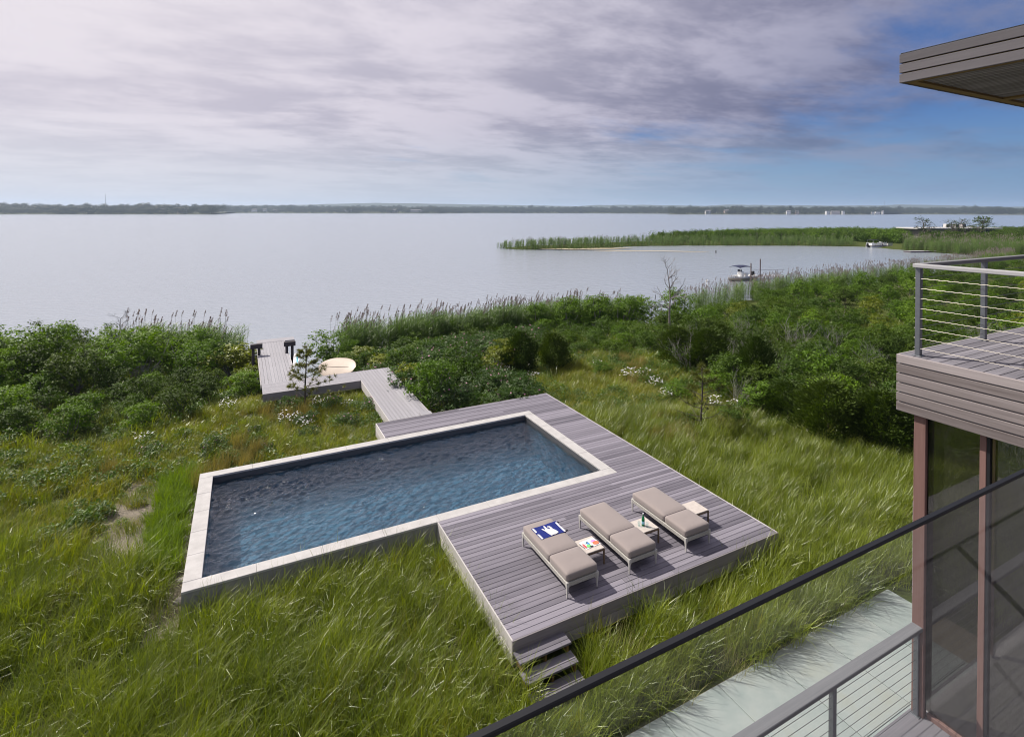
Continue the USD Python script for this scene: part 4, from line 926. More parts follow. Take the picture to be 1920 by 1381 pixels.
def reed_clump(seed, n=10, h0=1.7, h1=2.3, rad=.38):
    rng = np.random.default_rng(seed); V, F, k = [], [], 0
    sv, pv = MB(), []
    for _ in range(n):
        b = np.array([*(rng.normal(0, rad * .5, 2)), 0]); h = rng.uniform(h0, h1); ln = rng.normal(0, .05, 2) + [.05, -.02]
        zs = np.linspace(.12, .98, 11) * h
        base = np.c_[b[:2] + ln * (zs / h)[:, None] * h, zs]
        v, f = ribbons(base, np.where(rng.random(11) < .6, WIND + rng.normal(0, .6, 11), rng.random(11) * 6.28), rng.uniform(.35, .62, 11), rng.uniform(.25, .6, 11), rng.uniform(.6, 1.7, 11), rng.uniform(.022, .036, 11), 3, rng)
        V.append(v); F.append(f + k); k += len(v)
        sv.tube([b, np.array([*(b[:2] + ln * h), h])], [.008, .004], 3, cap=False)
    v, f = sv.get(); V.append(v); F.append(f + k)
    return np.vstack(V), np.vstack(F)
def plume_clump(seed, n=5, h0=2.35, h1=3.05, rad=.5):
    rng = np.random.default_rng(seed); st, V, F, k = MB(), [], [], 0
    for _ in range(n):
        b = np.array([*(rng.normal(0, rad * .5, 2)), .2]); h = rng.uniform(h0, h1); ln = rng.normal(0, .05, 2) + [.04, -.015]
        top = np.array([*(b[:2] + ln * h), h]); st.tube([b, top], [.008, .005], 3, cap=False)
        m = 24; t = rng.random(m); pos = top + np.c_[np.full(m, .07) * t, -.02 * t, -.02 + .0 * t] * [1, 1, 0] + np.c_[rng.normal(0, .020, m) * (1 - t * .7), rng.normal(0, .020, m) * (1 - t * .7), -.16 + .30 * t]
        v, f = leaf_quads(pos, unit(rng.normal(size=(m, 3)) * [1, 1, .2]), .085, .4, rng); V.append(v); F.append(f + k); k += len(v)
    return st.get(), (np.vstack(V), np.vstack(F))
def shrub(seed, w, h, tufts, leaf, per=14, lobes=6, spread=.10, aspect=.5, up=.5, low=.12, trunkr=.018, stems=9, open_=0.0):
    """irregular shrub: lobes carry tufts of leaves; returns foliage, stems"""
    rng = np.random.default_rng(seed)
    C = []
    for k in range(lobes):
        a = k / lobes * 6.283 + rng.uniform(-.5, .5); r = w * rng.uniform(.12, .36)
        C.append([r * math.cos(a), r * math.sin(a), h * rng.uniform(.30, .70), w * rng.uniform(.17, .30), h * rng.uniform(.20, .34)])
    C.append([0, 0, h * .62, w * .28, h * .36]); C = np.array(C)
    pk = rng.integers(0, len(C), tufts); d = unit(rng.normal(size=(tufts, 3)) * [1, 1, 1] + [0, 0, .35])
    rr = rng.uniform(.72 - open_, 1.08, (tufts, 1))
    T = C[pk, :3] + d * rr * np.c_[C[pk, 3], C[pk, 3], C[pk, 4]]
    T = T[T[:, 2] > h * low]; 
    n = len(T); P = np.repeat(T, per, 0) + rng.normal(0, spread, (n * per, 3)) * [1, 1, .7]
    N = unit(unit(P - [0, 0, h * .4]) * .6 + np.array([0, 0, up]) + rng.normal(0, .55, P.shape))
    fol = leaf_quads(P, N, leaf, aspect, rng, .1)
    st = MB()
    for k in rng.choice(n, min(stems, n), replace=False):
        e = T[k]; b = np.array([*(rng.normal(0, w * .06, 2)), -.15]); m_ = (b + e) / 2 + [*rng.normal(0, w * .05, 2), 0]
        st.tube([b, m_, e], [trunkr * 1.3, trunkr, trunkr * .4], 5, cap=False)
    return fol, st.get()
def branching(rng, base, dirv, L, r, depth, out, tips, spread=.55, kids=(2, 4), shrink=.68, droop=0.0):
    n = 4; pts = [np.array(base, float)]; d = unit(np.array(dirv, float))
    for _ in range(n):
        d = unit(d + rng.normal(0, .12, 3) + [0, 0, -droop]); pts.append(pts[-1] + d * L / n)
    out.tube(pts, np.linspace(r, r * .62, n + 1), 5 if depth > 1 else 3, cap=False)
    if depth == 0: tips.append((pts[-1], d)); return
    for k in range(rng.integers(kids[0], kids[1] + 1)):
        at_ = pts[rng.integers(2, n + 1)]; nd = unit(d + rng.normal(0, spread, 3))
        branching(rng, at_, nd, L * shrink * rng.uniform(.7, 1.15), r * .55, depth - 1, out, tips, spread, kids, shrink, droop)
def twiggy(seed, h=2.0, w=1.5, stems=15, leaves=420, leaf=.075):
    rng = np.random.default_rng(seed); st = MB(); tips = []
    for _ in range(stems):
        a = rng.random() * 6.283
        branching(rng, [.12 * math.cos(a), .12 * math.sin(a), -.1], [math.cos(a) * w * .20, math.sin(a) * w * .20, 1], h * rng.uniform(.34, .5), .010, 3, st, tips, .30, (2, 3), .6, -.06)
    tp = np.array([t[0] for t in tips]); k = rng.integers(0, len(tp), leaves)
    P = tp[k] * [1, 1, .82] + rng.normal(0, .09, (leaves, 3)); P[:, 2] = np.abs(P[:, 2])
    return leaf_quads(P, unit(rng.normal(size=P.shape) + [0, 0, .6]), leaf, .5, rng), st.get()
def juniper(seed, h=2.0, w=1.5, n=9000, leaf=.12):
    rng = np.random.default_rng(seed)
    z = rng.beta(1.15, 1.35, n); R = w / 2 * (1 - z ** 2.6) ** .62 * (.60 + .5 * np.minimum(z * 4, 1)) ; a = rng.random(n) * 6.283
    lump = 1 + .62 * (meshkit.noise(np.c_[np.cos(a) * 1.9, np.sin(a) * 1.9, z * 3.8] + seed * 3.7, seed) - .5) * 2
    r = R * lump * rng.uniform(.45, 1.03, n) ** .8
    P = np.c_[r * np.cos(a), r * np.sin(a), .06 + z * h]
    sp_ = rng.random(n) < .32; P[sp_] += np.c_[np.cos(a), np.sin(a), np.full(n, .7)][sp_] * rng.uniform(.03, .26, (sp_.sum(), 1))
    o = np.c_[np.cos(a), np.sin(a), np.full(n, .9)]
    t = unit(o + rng.normal(0, .35, (n, 3))); b = unit(np.cross(t, rng.normal(size=(n, 3)))); L = leaf * rng.uniform(.6, 1.35, (n, 1))
    v = np.stack([P - t * L * .5, P + b * L * .16, P + t * L * .5, P - b * L * .16], 1).reshape(-1, 3); k = np.arange(n)[:, None] * 4
    return (v, np.vstack([k + [0, 1, 2], k + [0, 2, 3]])), MB().tube([[0, 0, -.2], [0, 0, h * .35]], [.05, .02], 6, cap=False).get()
def pine(seed, h, arms, dens, top_only=False, reach=.42):
    rng = np.random.default_rng(seed); st = MB(); P, T = [], []
    tr = np.array([[.03 * math.sin(z * 2.1 + seed), .03 * math.cos(z * 1.7), z] for z in np.linspace(-.2, h, 8)])
    st.tube(tr, np.linspace(.05, .012, 8), 7, cap=False)
    def tuft(c, d, n, r):
        for _ in range(n):
            v = unit(d * .8 + rng.normal(0, .75, 3)); P.append(c + v * r * .12); T.append(v * r * 1.25)
    for k in range(arms):
        z = h * (.12 + .84 * (k + rng.random()) / arms); a = k * 2.4 + rng.uniform(-.4, .4); L = (1 - z / h) * h * reach * rng.uniform(.6, 1.15) + .12
        c = np.array([0, 0, z]); d = np.array([math.cos(a), math.sin(a), .18]); pts = [c]
        for s in range(4): d = unit(d + rng.normal(0, .10, 3) + [0, 0, .07]); pts.append(pts[-1] + d * L / 4)
        st.tube(pts, np.linspace(.017, .006, 5), 4, cap=False)
        bare = top_only and z < h * .62
        for s in (2, 3, 4):
            if bare and rng.random() < .5: continue
            tuft(pts[s], d, int(dens * (.6 + .4 * s / 2)), .13)
            e = pts[s] + unit(np.cross(d, [0, 0, 1]) * rng.choice([-1, 1]) + d * .5 + [0, 0, .25]) * L * .28
            st.tube([pts[s], e], [.007, .004], 3, cap=False); tuft(e, unit(e - pts[s]), dens, .13)
    tuft(np.array([0, 0, h]), np.array([0, 0, 1.0]), dens * 2, .16)
    P, T = np.array(P), np.array(T); b = unit(np.cross(T, rng.normal(size=T.shape))) * .012
    v = np.stack([P + b, P - b, P + T], 1).reshape(-1, 3)
    return (v, np.arange(len(v)).reshape(-1, 3)), st.get()

def quat_z(a): return np.stack([np.cos(a / 2), 0 * a, 0 * a, np.sin(a / 2)], -1)
def scatter(name, protos, pos, rz, sc, idx, label, tilt=None):
    """one PointInstancer of many small plants (stuff); protos: lists of (name, mesh, material)"""
    path = numbered('/World/' + name); pi = UsdGeom.PointInstancer.Define(stage, path)
    rel = pi.CreatePrototypesRel()
    for k, pr_ in enumerate(protos):
        pp = f'{path}/clump' + (f'_{k:03d}' if k else ''); UsdGeom.Xform.Define(stage, pp); rel.AddTarget(pp)
        for nm, me, m in pr_: usdkit.mesh(stage, f'{pp}/{nm}', me, m)
    q = quat_z(np.asarray(rz, float)).astype(np.float32)
    pi.CreatePositionsAttr(Vt.Vec3fArray.FromNumpy(np.asarray(pos, np.float32)))
    pi.CreateOrientationsAttr(Vt.QuathArray([Gf.Quath(float(a[0]), float(a[1]), float(a[2]), float(a[3])) for a in q]))
    sc = np.asarray(sc, np.float32); sc = np.repeat(sc[:, None], 3, 1) if sc.ndim == 1 else sc
    pi.CreateScalesAttr(Vt.Vec3fArray.FromNumpy(sc)); pi.CreateProtoIndicesAttr(Vt.IntArray.FromNumpy(np.asarray(idx, np.int32)))
    return tag(pi.GetPrim(), label, None, None, 'stuff')
def project(P):
    d = np.asarray(P) - EYE; z = d @ fw
    return np.stack([CX + FPX * (d @ rt) / z, CY - FPX * (d @ upv) / z], -1), z
KEEP = [Polygon([(XL - .12, YF - .05), (XR, YF - .05), (XR, YB + .05), (XL - .12, YB + .05)]), Polygon([(4.15, 8.87), (11.3, 8.87), (11.3, 20.63), (4.15, 20.63)]), Polygon([(1.0, -1.5), (12.6, -1.5), (12.6, 7.1), (1.0, 7.1)]),
        Polygon([(4.7, 20.5), (6.4, 20.5), (6.4, 28), (4.7, 28)]), Polygon([(.65, 26.25), (6.4, 26.25), (6.4, 28), (.65, 28)]), Polygon([(.6, 26.3), (2.3, 26.3), (2.3, 40), (.6, 40)]), Polygon([(12.4, -2), (16, -2), (16, 6.7), (12.4, 6.7)]),
        Polygon([(4.0, 7.9), (5.45, 7.9), (5.45, 8.95), (4.0, 8.95)])]
for k_ in KEEP: prepare(k_)
def free(x, y, pad=0):
    ok = contains_xy(land, x, y)
    for k_ in KEEP: ok &= ~contains_xy(k_, x, y)
    return ok
def sample(poly, density, seed, jitter=True):
    rng = np.random.default_rng(seed); poly = Polygon(poly).buffer(0); x0, y0, x1, y1 = poly.bounds
    n = int((x1 - x0) * (y1 - y0) * density); x, y = rng.uniform(x0, x1, n), rng.uniform(y0, y1, n)
    ok = contains_xy(poly, x, y) & free(x, y)
    return np.c_[x[ok], y[ok]], rng
def gpoly(*pts): return [tuple(ground(*p)[:2]) for p in pts]
def spaced(poly, dist, seed, tries=4000, taken=()):
    rng = np.random.default_rng(seed); poly = Polygon(poly).buffer(0); x0, y0, x1, y1 = poly.bounds; out = []
    X, Y = rng.uniform(x0, x1, tries), rng.uniform(y0, y1, tries); ok = contains_xy(poly, X, Y) & free(X, Y)
    tk = np.array(taken).reshape(-1, 3)
    for x, y in zip(X[ok], Y[ok]):
        dd = dist(x, y) if callable(dist) else dist
        if out and np.min(np.hypot(*(np.array(out) - [x, y]).T)) < dd: continue
        if len(tk) and np.any(np.hypot(tk[:, 0] - x, tk[:, 1] - y) < tk[:, 2]): continue
        out.append((x, y))
    return np.array(out), rng

# ------------------------------------------------------------------ grasses
tall = [[('blades', grass_clump(100 + k, 90, .30, .35, 1.0, .0090, curl=(.2, 1.5), lean=.2), M['grass'])] for k in range(7)]
tall += [[('blades', grass_clump(150 + k, 45, .3, .30, .7, .0065, curl=(.1, 1.0), lean=.2), M['drygrass'])] for k in range(1)]
def put_grass(name, protos, P, rng, label, s0=.75, s1=1.2, turn=.5, hs=None, wts=None, lift=0.0):
    z = terrain(P[:, 0], P[:, 1]); n = len(P); s = rng.uniform(s0, s1, n) * (0.85 + .3 * meshkit.noise(np.c_[P * .45, np.zeros(n)], 4))
    sz = s * (hs if hs is not None else 1)
    scatter(name, protos, np.c_[P, z + lift], rng.uniform(-turn, turn, n), np.c_[s, s, sz], rng.choice(len(protos), n, p=wts), label)
front = gpoly((-420, 1075), (60, 1048), (190, 1046), (258, 1078), (316, 1136), (338, 1162), (350, 1120), (830, 985)) + [(4.2, 13.3), (4.2, 8.9), (11.3, 8.9)]
front = front[:-2] + [(4.2, 8.9), (11.3, 8.9), (12.4, 7.1), (1.2, 7.08), (-.5, 3.5), (-6, 3.0), (-12.5, 6.5)]
P, rng = sample(front, 15, 1); nz = meshkit.noise(np.c_[P * 1.6, 0 * P[:, :1]], 14); P = P[nz > .17]
put_grass('tall_grass', tall, P, rng, 'long wind-bent green grass in front of the pool and deck')
right = [(11.3, 19.4), (11.3, 8.9), (12.4, 7.0), (12.5, 6.6), (18.0, 6.4), (21.0, 8.2), (19.4, 10.5), (18.8, 12.3), (17.9, 14.2), (17.0, 15.9), (15.2, 17.6), (13.6, 18.2)]
P, rng = sample(right, 15, 2); nz = meshkit.noise(np.c_[P * 1.4, 0 * P[:, :1]], 15); P = P[nz > .17]
put_grass('tall_grass', tall, P, rng, 'long wind-bent green grass to the right of the pool deck', .7, 1.05)
bright = [[('blades', grass_clump(140 + k, 60, .17, .35, .72, .011, curl=(.2, 1.1), lean=.16, wind=False), M['brightgrass'])] for k in range(4)]
P, rng = sample(front, 1.3, 91); P = P[meshkit.noise(np.c_[P * .5, 0 * P[:, :1]], 92) > .5]
put_grass('meadow_grass', [[('blades', grass_clump(155 + k, 45, .22, .5, .95, .009, curl=(.2, 1.2), lean=.2), M['meadow'])] for k in range(2)], P, rng, 'yellower grass tufts mixed into the grass in front of the pool')
strip = gpoly((298, 905), (366, 898), (352, 1000), (322, 1120), (258, 1085), (285, 985))
P, rng = sample(strip, 16, 3); put_grass('bright_grass', bright, P, rng, 'bright yellow-green grass strip beside the left pool wall', turn=3.1)
mead = [[('blades', grass_clump(160 + k, 60, .28, .22, .55, .011, curl=(.3, 1.5), lean=.3), M['meadow'])] for k in range(4)] + \
       [[('blades', grass_clump(170 + k, 55, .26, .25, .6, .010, curl=(.3, 1.4), lean=.28), M['grass'])] for k in range(2)]
def forb(seed, n=130, w=.5, h=.35, leaf=.07):
    rng = np.random.default_rng(seed); a = rng.random(n) * 6.283; r = w / 2 * np.sqrt(rng.random(n)); z = h * (1 - (r / w * 2) ** 2 * .6) * rng.uniform(.35, 1, n)
    return leaf_quads(np.c_[r * np.cos(a), r * np.sin(a), z], unit(rng.normal(0, .5, (n, 3)) + [0, 0, 1]), leaf, .45, rng)
forbs = [[('leaves', forb(190 + k), M['forb'])] for k in range(3)]
rus = [[('blades', grass_clump(180 + k, 60, .22, .45, .85, .010, curl=(.1, .8), lean=.15), M['russet'])] for k in range(2)]
left_m = gpoly((-380, 1040), (-380, 860), (60, 840), (187, 842), (300, 800), (400, 765), (492, 745), (700, 725), (722, 790)) + [(4.2, 20.7), (4.2, 19.2), (-1.3, 19.2)] + gpoly((300, 903), (262, 890), (205, 960), (150, 1035))
P, rng = sample(left_m, 15, 4)
nz = meshkit.noise(np.c_[P * .55, 0 * P[:, :1]], 9) 
sel = nz < .72; put_grass('meadow_grass', mead, P[sel], rng, 'low yellow-green meadow grass left of and behind the pool', .7, 1.15)
Q = P[~sel]; put_grass('russet_grass', rus, Q[: int(len(Q) * .38)], rng, 'reddish dry grass heads in the left meadow', .6, .95)
P, rng = sample(left_m, 3.2, 5); nz = meshkit.noise(np.c_[P * .5, 0 * P[:, :1]], 19); P = P[nz > .45]
put_grass('meadow_plants', forbs, P, rng, 'leafy low meadow plants left of the pool', .7, 1.5, turn=3.1)
track = gpoly((300, 905), (285, 985), (262, 1085), (318, 1136), (258, 1078), (190, 1046), (60, 1048), (-300, 1070), (-300, 960), (205, 950), (262, 890))
P, rng = sample(track, 15, 6); nz = meshkit.noise(np.c_[P * 1.5, 0 * P[:, :1]], 29); P = P[nz > .49]
put_grass('sparse_grass', mead + forbs, P, rng, 'sparse short grass tufts on the gravel strip', .4, .75, turn=3.1)
right_m = [(11.35, 20.7), (11.3, 17.5)] + gpoly((1150, 815), (1290, 845), (1420, 800), (1400, 745), (1330, 705), (1250, 672), (1180, 665), (1060, 670), (1000, 705)) + [(10.0, 20.7)]
P, rng = sample(right_m, 14, 7); nz = meshkit.noise(np.c_[P * .6, 0 * P[:, :1]], 39)
put_grass('meadow_grass', mead, P[nz < .7], rng, 'golden green meadow grass behind the right side of the deck', .75, 1.25)
put_grass('russet_grass', rus, P[nz >= .80], rng, 'reddish dry grass patch behind the right side of the deck', .6, .95)
P, rng = sample(right_m, 5.5, 8); nz = meshkit.noise(np.c_[P * .5, 0 * P[:, :1]], 49); q_ = project(np.c_[P, np.full(len(P), -.6)])[1]; P = P[nz + .03 * (q_ - 23) > .52]
put_grass('meadow_plants', forbs, P, rng, 'leafy low plants behind the right side of the deck', .7, 1.4, turn=3.1)
# reeds
def reeds(name, poly, dens, seed, label, s=1.0, plumes=.3, ps=1.0, pback=0.0):
    rng0 = np.random.default_rng(seed); poly = Polygon(poly).buffer(0); x0, y0, x1, y1 = poly.bounds; n = int((x1 - x0) * (y1 - y0) * dens)
    X, Y = rng0.uniform(x0, x1, n), rng0.uniform(y0, y1, n); ok = contains_xy(poly, X, Y); P = np.c_[X[ok], Y[ok]]; n = len(P)
    pr_ = [[('leaves', reed_clump(seed * 10 + k), M['reed'])] for k in range(4)]
    for k in range(3):
        st_, pl_ = plume_clump(seed * 10 + 50 + k); pr_.append([('stalks', st_, M['straw']), ('plumes', pl_, M['plume'])])
    idx = np.where(rng0.random(n) < plumes, 4 + rng0.integers(0, 3, n), rng0.integers(0, 4, n))
    z = np.maximum(terrain(P[:, 0], P[:, 1]), WATER - .1)
    sc = s * rng0.uniform(.82, 1.14, n) * (.88 + .24 * meshkit.noise(np.c_[P * .35, np.zeros(n)], seed)); sc = np.where(idx > 3, sc * ps, sc)
    scatter(name, pr_, np.c_[P, z], rng0.uniform(-.5, .5, n), sc, idx, label)
reeds('reed_bed', P2((262, 33.5), (445, 33), (446, 36.6), (255, 37.6), (200, 36)), 5, 31, 'tall green reeds with brown plumes left of the dock', 1.08, .10, .98)
reeds('reed_bed', P2((636, 34.6), (1000, 41.0), (1195, 45), (1195, 48.5), (1000, 47), (760, 41), (640, 38.2)), 6.5, 32, 'long belt of tall reeds with grey plumes along the middle shore', 1.02, .13, 1.0)
reeds('reed_bed', P2((1272, 50), (1300, 51), (1400, 58), (1520, 65), (1620, 73), (1720, 83), (1900, 101), (1900, 114), (1720, 92), (1620, 81), (1520, 73), (1400, 66), (1300, 58)), 2.2, 33, 'wide belt of pale-plumed reeds along the cove on the right', .88, .5, 1.0)
reeds('reed_bed', P2((924, 150), (960, 143.2), (1060, 143.6), (1140, 149), (1185, 158.5), (1320, 162.5), (1480, 162.5), (1602, 159.6), (1602, 172), (1480, 178), (1320, 176), (1240, 178), (1080, 165), (940, 155)), .8, 34, 'low green reeds edging the sand spit', .85, .08, 1.0)
reeds('reed_bed', P2((1690, 146), (1700, 142), (1800, 129.5), (1890, 122), (2050, 118), (2050, 132), (1900, 142), (1800, 150), (1700, 158)), .9, 35, 'dense tall reeds on the far side of the cove below the low house', 1.12, .3, 1.0)

# ------------------------------------------------------------------ shrubs and trees, each a thing
KINDS = {}
def kind(name, makers, fol, stem):
    KINDS[name] = [dict(mesh=m, fol=fol, stem=stem, first=None) for m in makers]
kind('green', [shrub(300 + k, 1.7, 1.7, 150, .105, 14, 7, .065) for k in range(3)], 'green', 'bark')
kind('mid', [shrub(310 + k, 1.8, 1.6, 150, .10, 14, 7, .065) for k in range(3)], 'mid', 'bark')
kind('dark', [shrub(320 + k, 1.8, 1.7, 160, .10, 14, 7, .07) for k in range(3)], 'dark', 'darkbark')
kind('lime', [shrub(330 + k, 1.6, 1.6, 140, .105, 14, 7, .06) for k in range(2)], 'lime', 'bark')
kind('tallgreen', [shrub(340 + k, 2.4, 2.9, 260, .13, 14, 10, .085, low=.30, stems=14, trunkr=.03) for k in range(3)], 'green', 'palebark')
kind('talldark', [shrub(350 + k, 2.6, 2.9, 280, .12, 14, 10, .085, low=.14, stems=14, trunkr=.03) for k in range(2)], 'dark', 'bark')
kind('low', [shrub(360 + k, 2.4, 1.2, 170, .115, 14, 9, .075) for k in range(3)], 'mid', 'bark')
kind('juniper', [juniper(370 + k) for k in range(3)], 'juniper', 'darkbark')
kind('twiggy', [twiggy(380 + k) for k in range(3)], 'mid', 'twig')
kind('limetree', [shrub(390 + k, 1.7, 2.0, 150, .125, 14, 7, .085, low=.45, open_=.2, stems=10, trunkr=.022) for k in range(2)], 'lime', 'bark')
rosem = []
for k in range(3):
    f_, s_ = shrub(400 + k, 1.7, 1.05, 140, .09, 14, 8, .065)
    rosem.append((f_, s_))
kind('rose', rosem, 'rose', 'bark')
CN = {'green': ('shrub', 'shrub'), 'mid': ('shrub', 'shrub'), 'dark': ('shrub', 'shrub'), 'lime': ('shrub', 'shrub'), 'tallgreen': ('tall_shrub', 'shrub'), 'talldark': ('tall_shrub', 'shrub'), 'low': ('low_shrub', 'shrub'),
      'juniper': ('juniper', 'juniper'), 'twiggy': ('twiggy_shrub', 'shrub'), 'limetree': ('small_tree', 'tree'), 'rose': ('rose_bush', 'rose bush')}
def petals(seed, mesh, n, size):
    rng = np.random.default_rng(seed); v = np.asarray(mesh[0]); top = v[rng.choice(np.nonzero(v[:, 2] > np.quantile(v[:, 2], .6))[0], n)]
    return leaf_quads(top + [0, 0, .03], unit(rng.normal(0, .4, (n, 3)) + [0, 0, 1]), size, .95, rng)
def plant(kd, x, y, label, h=1.0, w=None, group=None, var=None, rng=RNG, z=None):
    P_ = KINDS[kd]; k = int(rng.integers(0, len(P_))) if var is None else var; p_ = P_[k]; nm, cat = CN[kd]
    z = float(terrain(x, y)) - .04 if z is None else z; rz = rng.uniform(0, 6.283); s = (w or h, w or h, h)
    if p_['first'] is None:
        t = thing(nm, label, cat, (x, y, z), rz, group, s)
        part(t, 'foliage', p_['mesh'][0], M[p_['fol']]); part(t, 'stems', p_['mesh'][1], M[p_['stem']])
        if kd == 'rose': part(t, 'flowers', petals(k + 5, p_['mesh'][0], 9, .075), M['pink'], kind='stuff')
        p_['first'] = t; return t
    t = dup(p_['first'], nm, label, cat, (x, y, z), rz, s, group)
    return t
placed = []
def hero(kd, px, d, label, h=1.0, w=None, rad=.8, **k):
    c = col(px, d); placed.append((c[0], c[1], rad)); return plant(kd, c[0], c[1], label, h, w, **k)
hero('juniper', 977, 28.5, 'dark rounded juniper left of its twin behind the far deck corner', 1.05, 1.0, 1.0)
hero('juniper', 1038, 29.4, 'dark conical juniper right of its twin behind the far deck corner', .92, .98, 1.0)
hero('juniper', 1274, 30.2, 'dark broad juniper at the left end of the right-hand thicket, below the bare tree', 1.0, 1.35, 1.0)
hero('juniper', 1328, 29.0, 'dark upright juniper behind the sparse pine sapling', 1.1, 1.35, 1.0)
hero('juniper', 1420, 26.5, 'slim dark juniper in the thicket right of the pine sapling', 1.2, 1.0, 1.0)
hero('juniper', 1556, 20.2, 'large dark juniper at the front edge of the right thicket', 1.08, 1.35, 1.1)
hero('juniper', 1655, 19.6, 'dark juniper close to the left of the house post', 1.05, 1.4, 1.1)
hero('juniper', 1480, 22.0, 'low dark juniper tucked between green shrubs at the thicket front', .8, 1.2, 1.0)
hero('tallgreen', 622, 33.4, 'tall bright green bush at the left end of the middle reeds beside the water', 1.0, 1.25, 1.2)
hero('lime', 688, 31.8, 'yellow-green bush below the left end of the middle reeds', 1.15, 1.5, 1.0)
hero('lime', 716, 29.5, 'yellow-green bush behind the corner of the boardwalk', .85, 1.2, .9)
hero('twiggy', 652, 32.0, 'grey bare-twigged bush beside the paddleboard', .9, 1.0, .8)
hero('limetree', 437, 31.0, 'yellow-green small tree leaning beside the left of the dock', 1.25, 1.9, 1.4)
hero('limetree', 470, 31.0, 'yellow-green small tree right against the left dock piling', 1.15, 1.2, 1.0)
hero('limetree', 462, 28.2, 'low yellow-green tree left of the near end of the dock', .8, .85, .7)
hero('green', 452, 26.2, 'bright green bush at the left corner of the dock', .8, 1.1, .8)
hero('green', 482, 26.6, 'small bright green bush touching the near left corner of the dock', .6, .7, .4)
hero('green', 806, 23.6, 'large bright green bush against the right side of the boardwalk', 1.25, 1.3, 1.1)
hero('green', 1345, 25.0, 'bright green bush right behind the sparse pine sapling', .75, .9, .8)
hero('green', 1430, 22.6, 'bright green bush in front of the dark junipers at the thicket edge', .9, 1.1, .9)
hero('tallgreen', 1010, 41.0, 'leftmost tall rounded bush in front of the middle reeds', .95, 1.0, 1.2)
hero('tallgreen', 1060, 41.5, 'tall rounded bush showing a pale trunk in front of the middle reeds', 1.0, 1.1, 1.2)
hero('tallgreen', 1115, 42.5, 'tall rounded bush with pale forked trunks right of centre', 1.05, 1.15, 1.3)
hero('tallgreen', 1170, 43.0, 'tall rounded bush second from the bare tree', 1.0, 1.15, 1.3)
hero('tallgreen', 1212, 43.5, 'tall rounded bush just left of the bare tree', .95, 1.0, 1.2)
hero('green', 1130, 28.4, 'small bright green bush in the grass between the twin junipers and the daisies', .48, .8, .8)
hero('mid', 1215, 27.2, 'mid green low bush behind the right-hand daisy patch', .55, .9, .8)
hero('green', 1272, 24.6, 'bright green low bush left of the sparse pine sapling', .5, .8, .8)
hero('mid', 1380, 21.6, 'mid green low bush right of the sparse pine foot', .6, .9, .8)
hero('dark', 1290, 21.4, 'small dark bush at the foot of the sparse pine', .38, .6, .5)
# two young pines, a bare tree, fallen branches
def tree(name, label, cat, px, d, mesh, fm, sm, rad=.8, rz=0.0, s=1.0):
    c = col(px, d); placed.append((c[0], c[1], rad)); t = thing(name, label, cat, (c[0], c[1], float(terrain(c[0], c[1])) - .03), rz, None, s)
    part(t, 'trunk', mesh[1], M[sm]); part(t, 'crown', mesh[0], M[fm]); return t
tree('pine_tree', 'young bushy pine standing in front of the boardwalk below the dock', 'pine tree', 572, 23.4, pine(3, 2.6, 18, 24, reach=.52), 'pine', 'darkbark', .8)
tree('pine_tree', 'thin sparse pine sapling with bare lower branches in the grass right of the deck', 'pine tree', 1317, 21.0, pine(8, 2.55, 22, 22, True, reach=.62), 'pine', 'darkbark', .9, 1.0)
def bare(seed, h, r, depth=4, droop=0.0, spread=.5, kids=(2, 4), first=.45):
    rng = np.random.default_rng(seed); st = MB(); tips = []
    tr = [np.array([0, 0, -.2])]; d = np.array([0, 0, 1.0])
    for k in range(7):
        d = unit(d + rng.normal(0, .06, 3)); d[2] = abs(d[2]); tr.append(tr[-1] + d * h / 7)
    st.tube(tr, np.linspace(r, r * .25, 8), 7, cap=False); tw = MB()
    for k in range(3, 8):
        for _ in range(3):
            a = rng.random() * 6.283; branching(rng, tr[k], [math.cos(a), math.sin(a), .9], h * .24 * (1.25 - k / 10), r * .42 * (1.3 - k / 9), depth - 2, tw, tips, spread, kids, .66, droop)
    return st.get(), tw.get(), tips
tr_, tw_, tips = bare(5, 4.7, .085)
c = col(1256, 37.0); placed.append((c[0], c[1], 1.7))
t = thing('bare_tree', 'bare grey dead tree rising above the shrubs at the water gap', 'tree', (c[0], c[1], float(terrain(c[0], c[1]))))
part(t, 'trunk', tr_, M['bark']); part(t, 'branches', tw_, M['twig'])
tr_, tw_, tips = bare(15, 3.2, .05)
c = col(232, 32.5); t = thing('bare_tree', 'dead twiggy bush above the dark shrubs at the left edge', 'tree', (c[0], c[1], float(terrain(c[0], c[1]))))
part(t, 'trunk', tr_, M['bark']); part(t, 'branches', tw_, M['twig'])
for seed, px, d, h, lab in ((21, 1733, 184, 9.0, 'wind-shaped bare tree at the left end of the low house'), (22, 1790, 184, 8.0, 'bare spreading tree in front of the middle of the low house'), (23, 1812, 180, 8.6, 'bare spreading tree beside the dark pine near the low house'), (24, 1838, 182, 9.5, 'dense dark half-bare tree at the right of the low house')):
    tr_, tw_, tips = bare(seed, h * .72, .2, 4, .02, .75, (3, 4))
    c = col(px, d); t = thing('bare_tree', lab, 'tree', (c[0], c[1], -1.5), 0, None, (1.75, 1.75, 1.0)); part(t, 'trunk', tr_, M['darkbark']); part(t, 'branches', tw_, M['darkbark'])
    tp = np.array([q_[0] for q_ in tips]); rng = np.random.default_rng(seed); k_ = rng.integers(0, len(tp), 260 if seed != 24 else 900)
    part(t, 'needles', leaf_quads(tp[k_] + rng.normal(0, .22, (len(k_), 3)), unit(rng.normal(size=(len(k_), 3)) + [0, 0, .5]), .32, .5, rng), M['dark'])
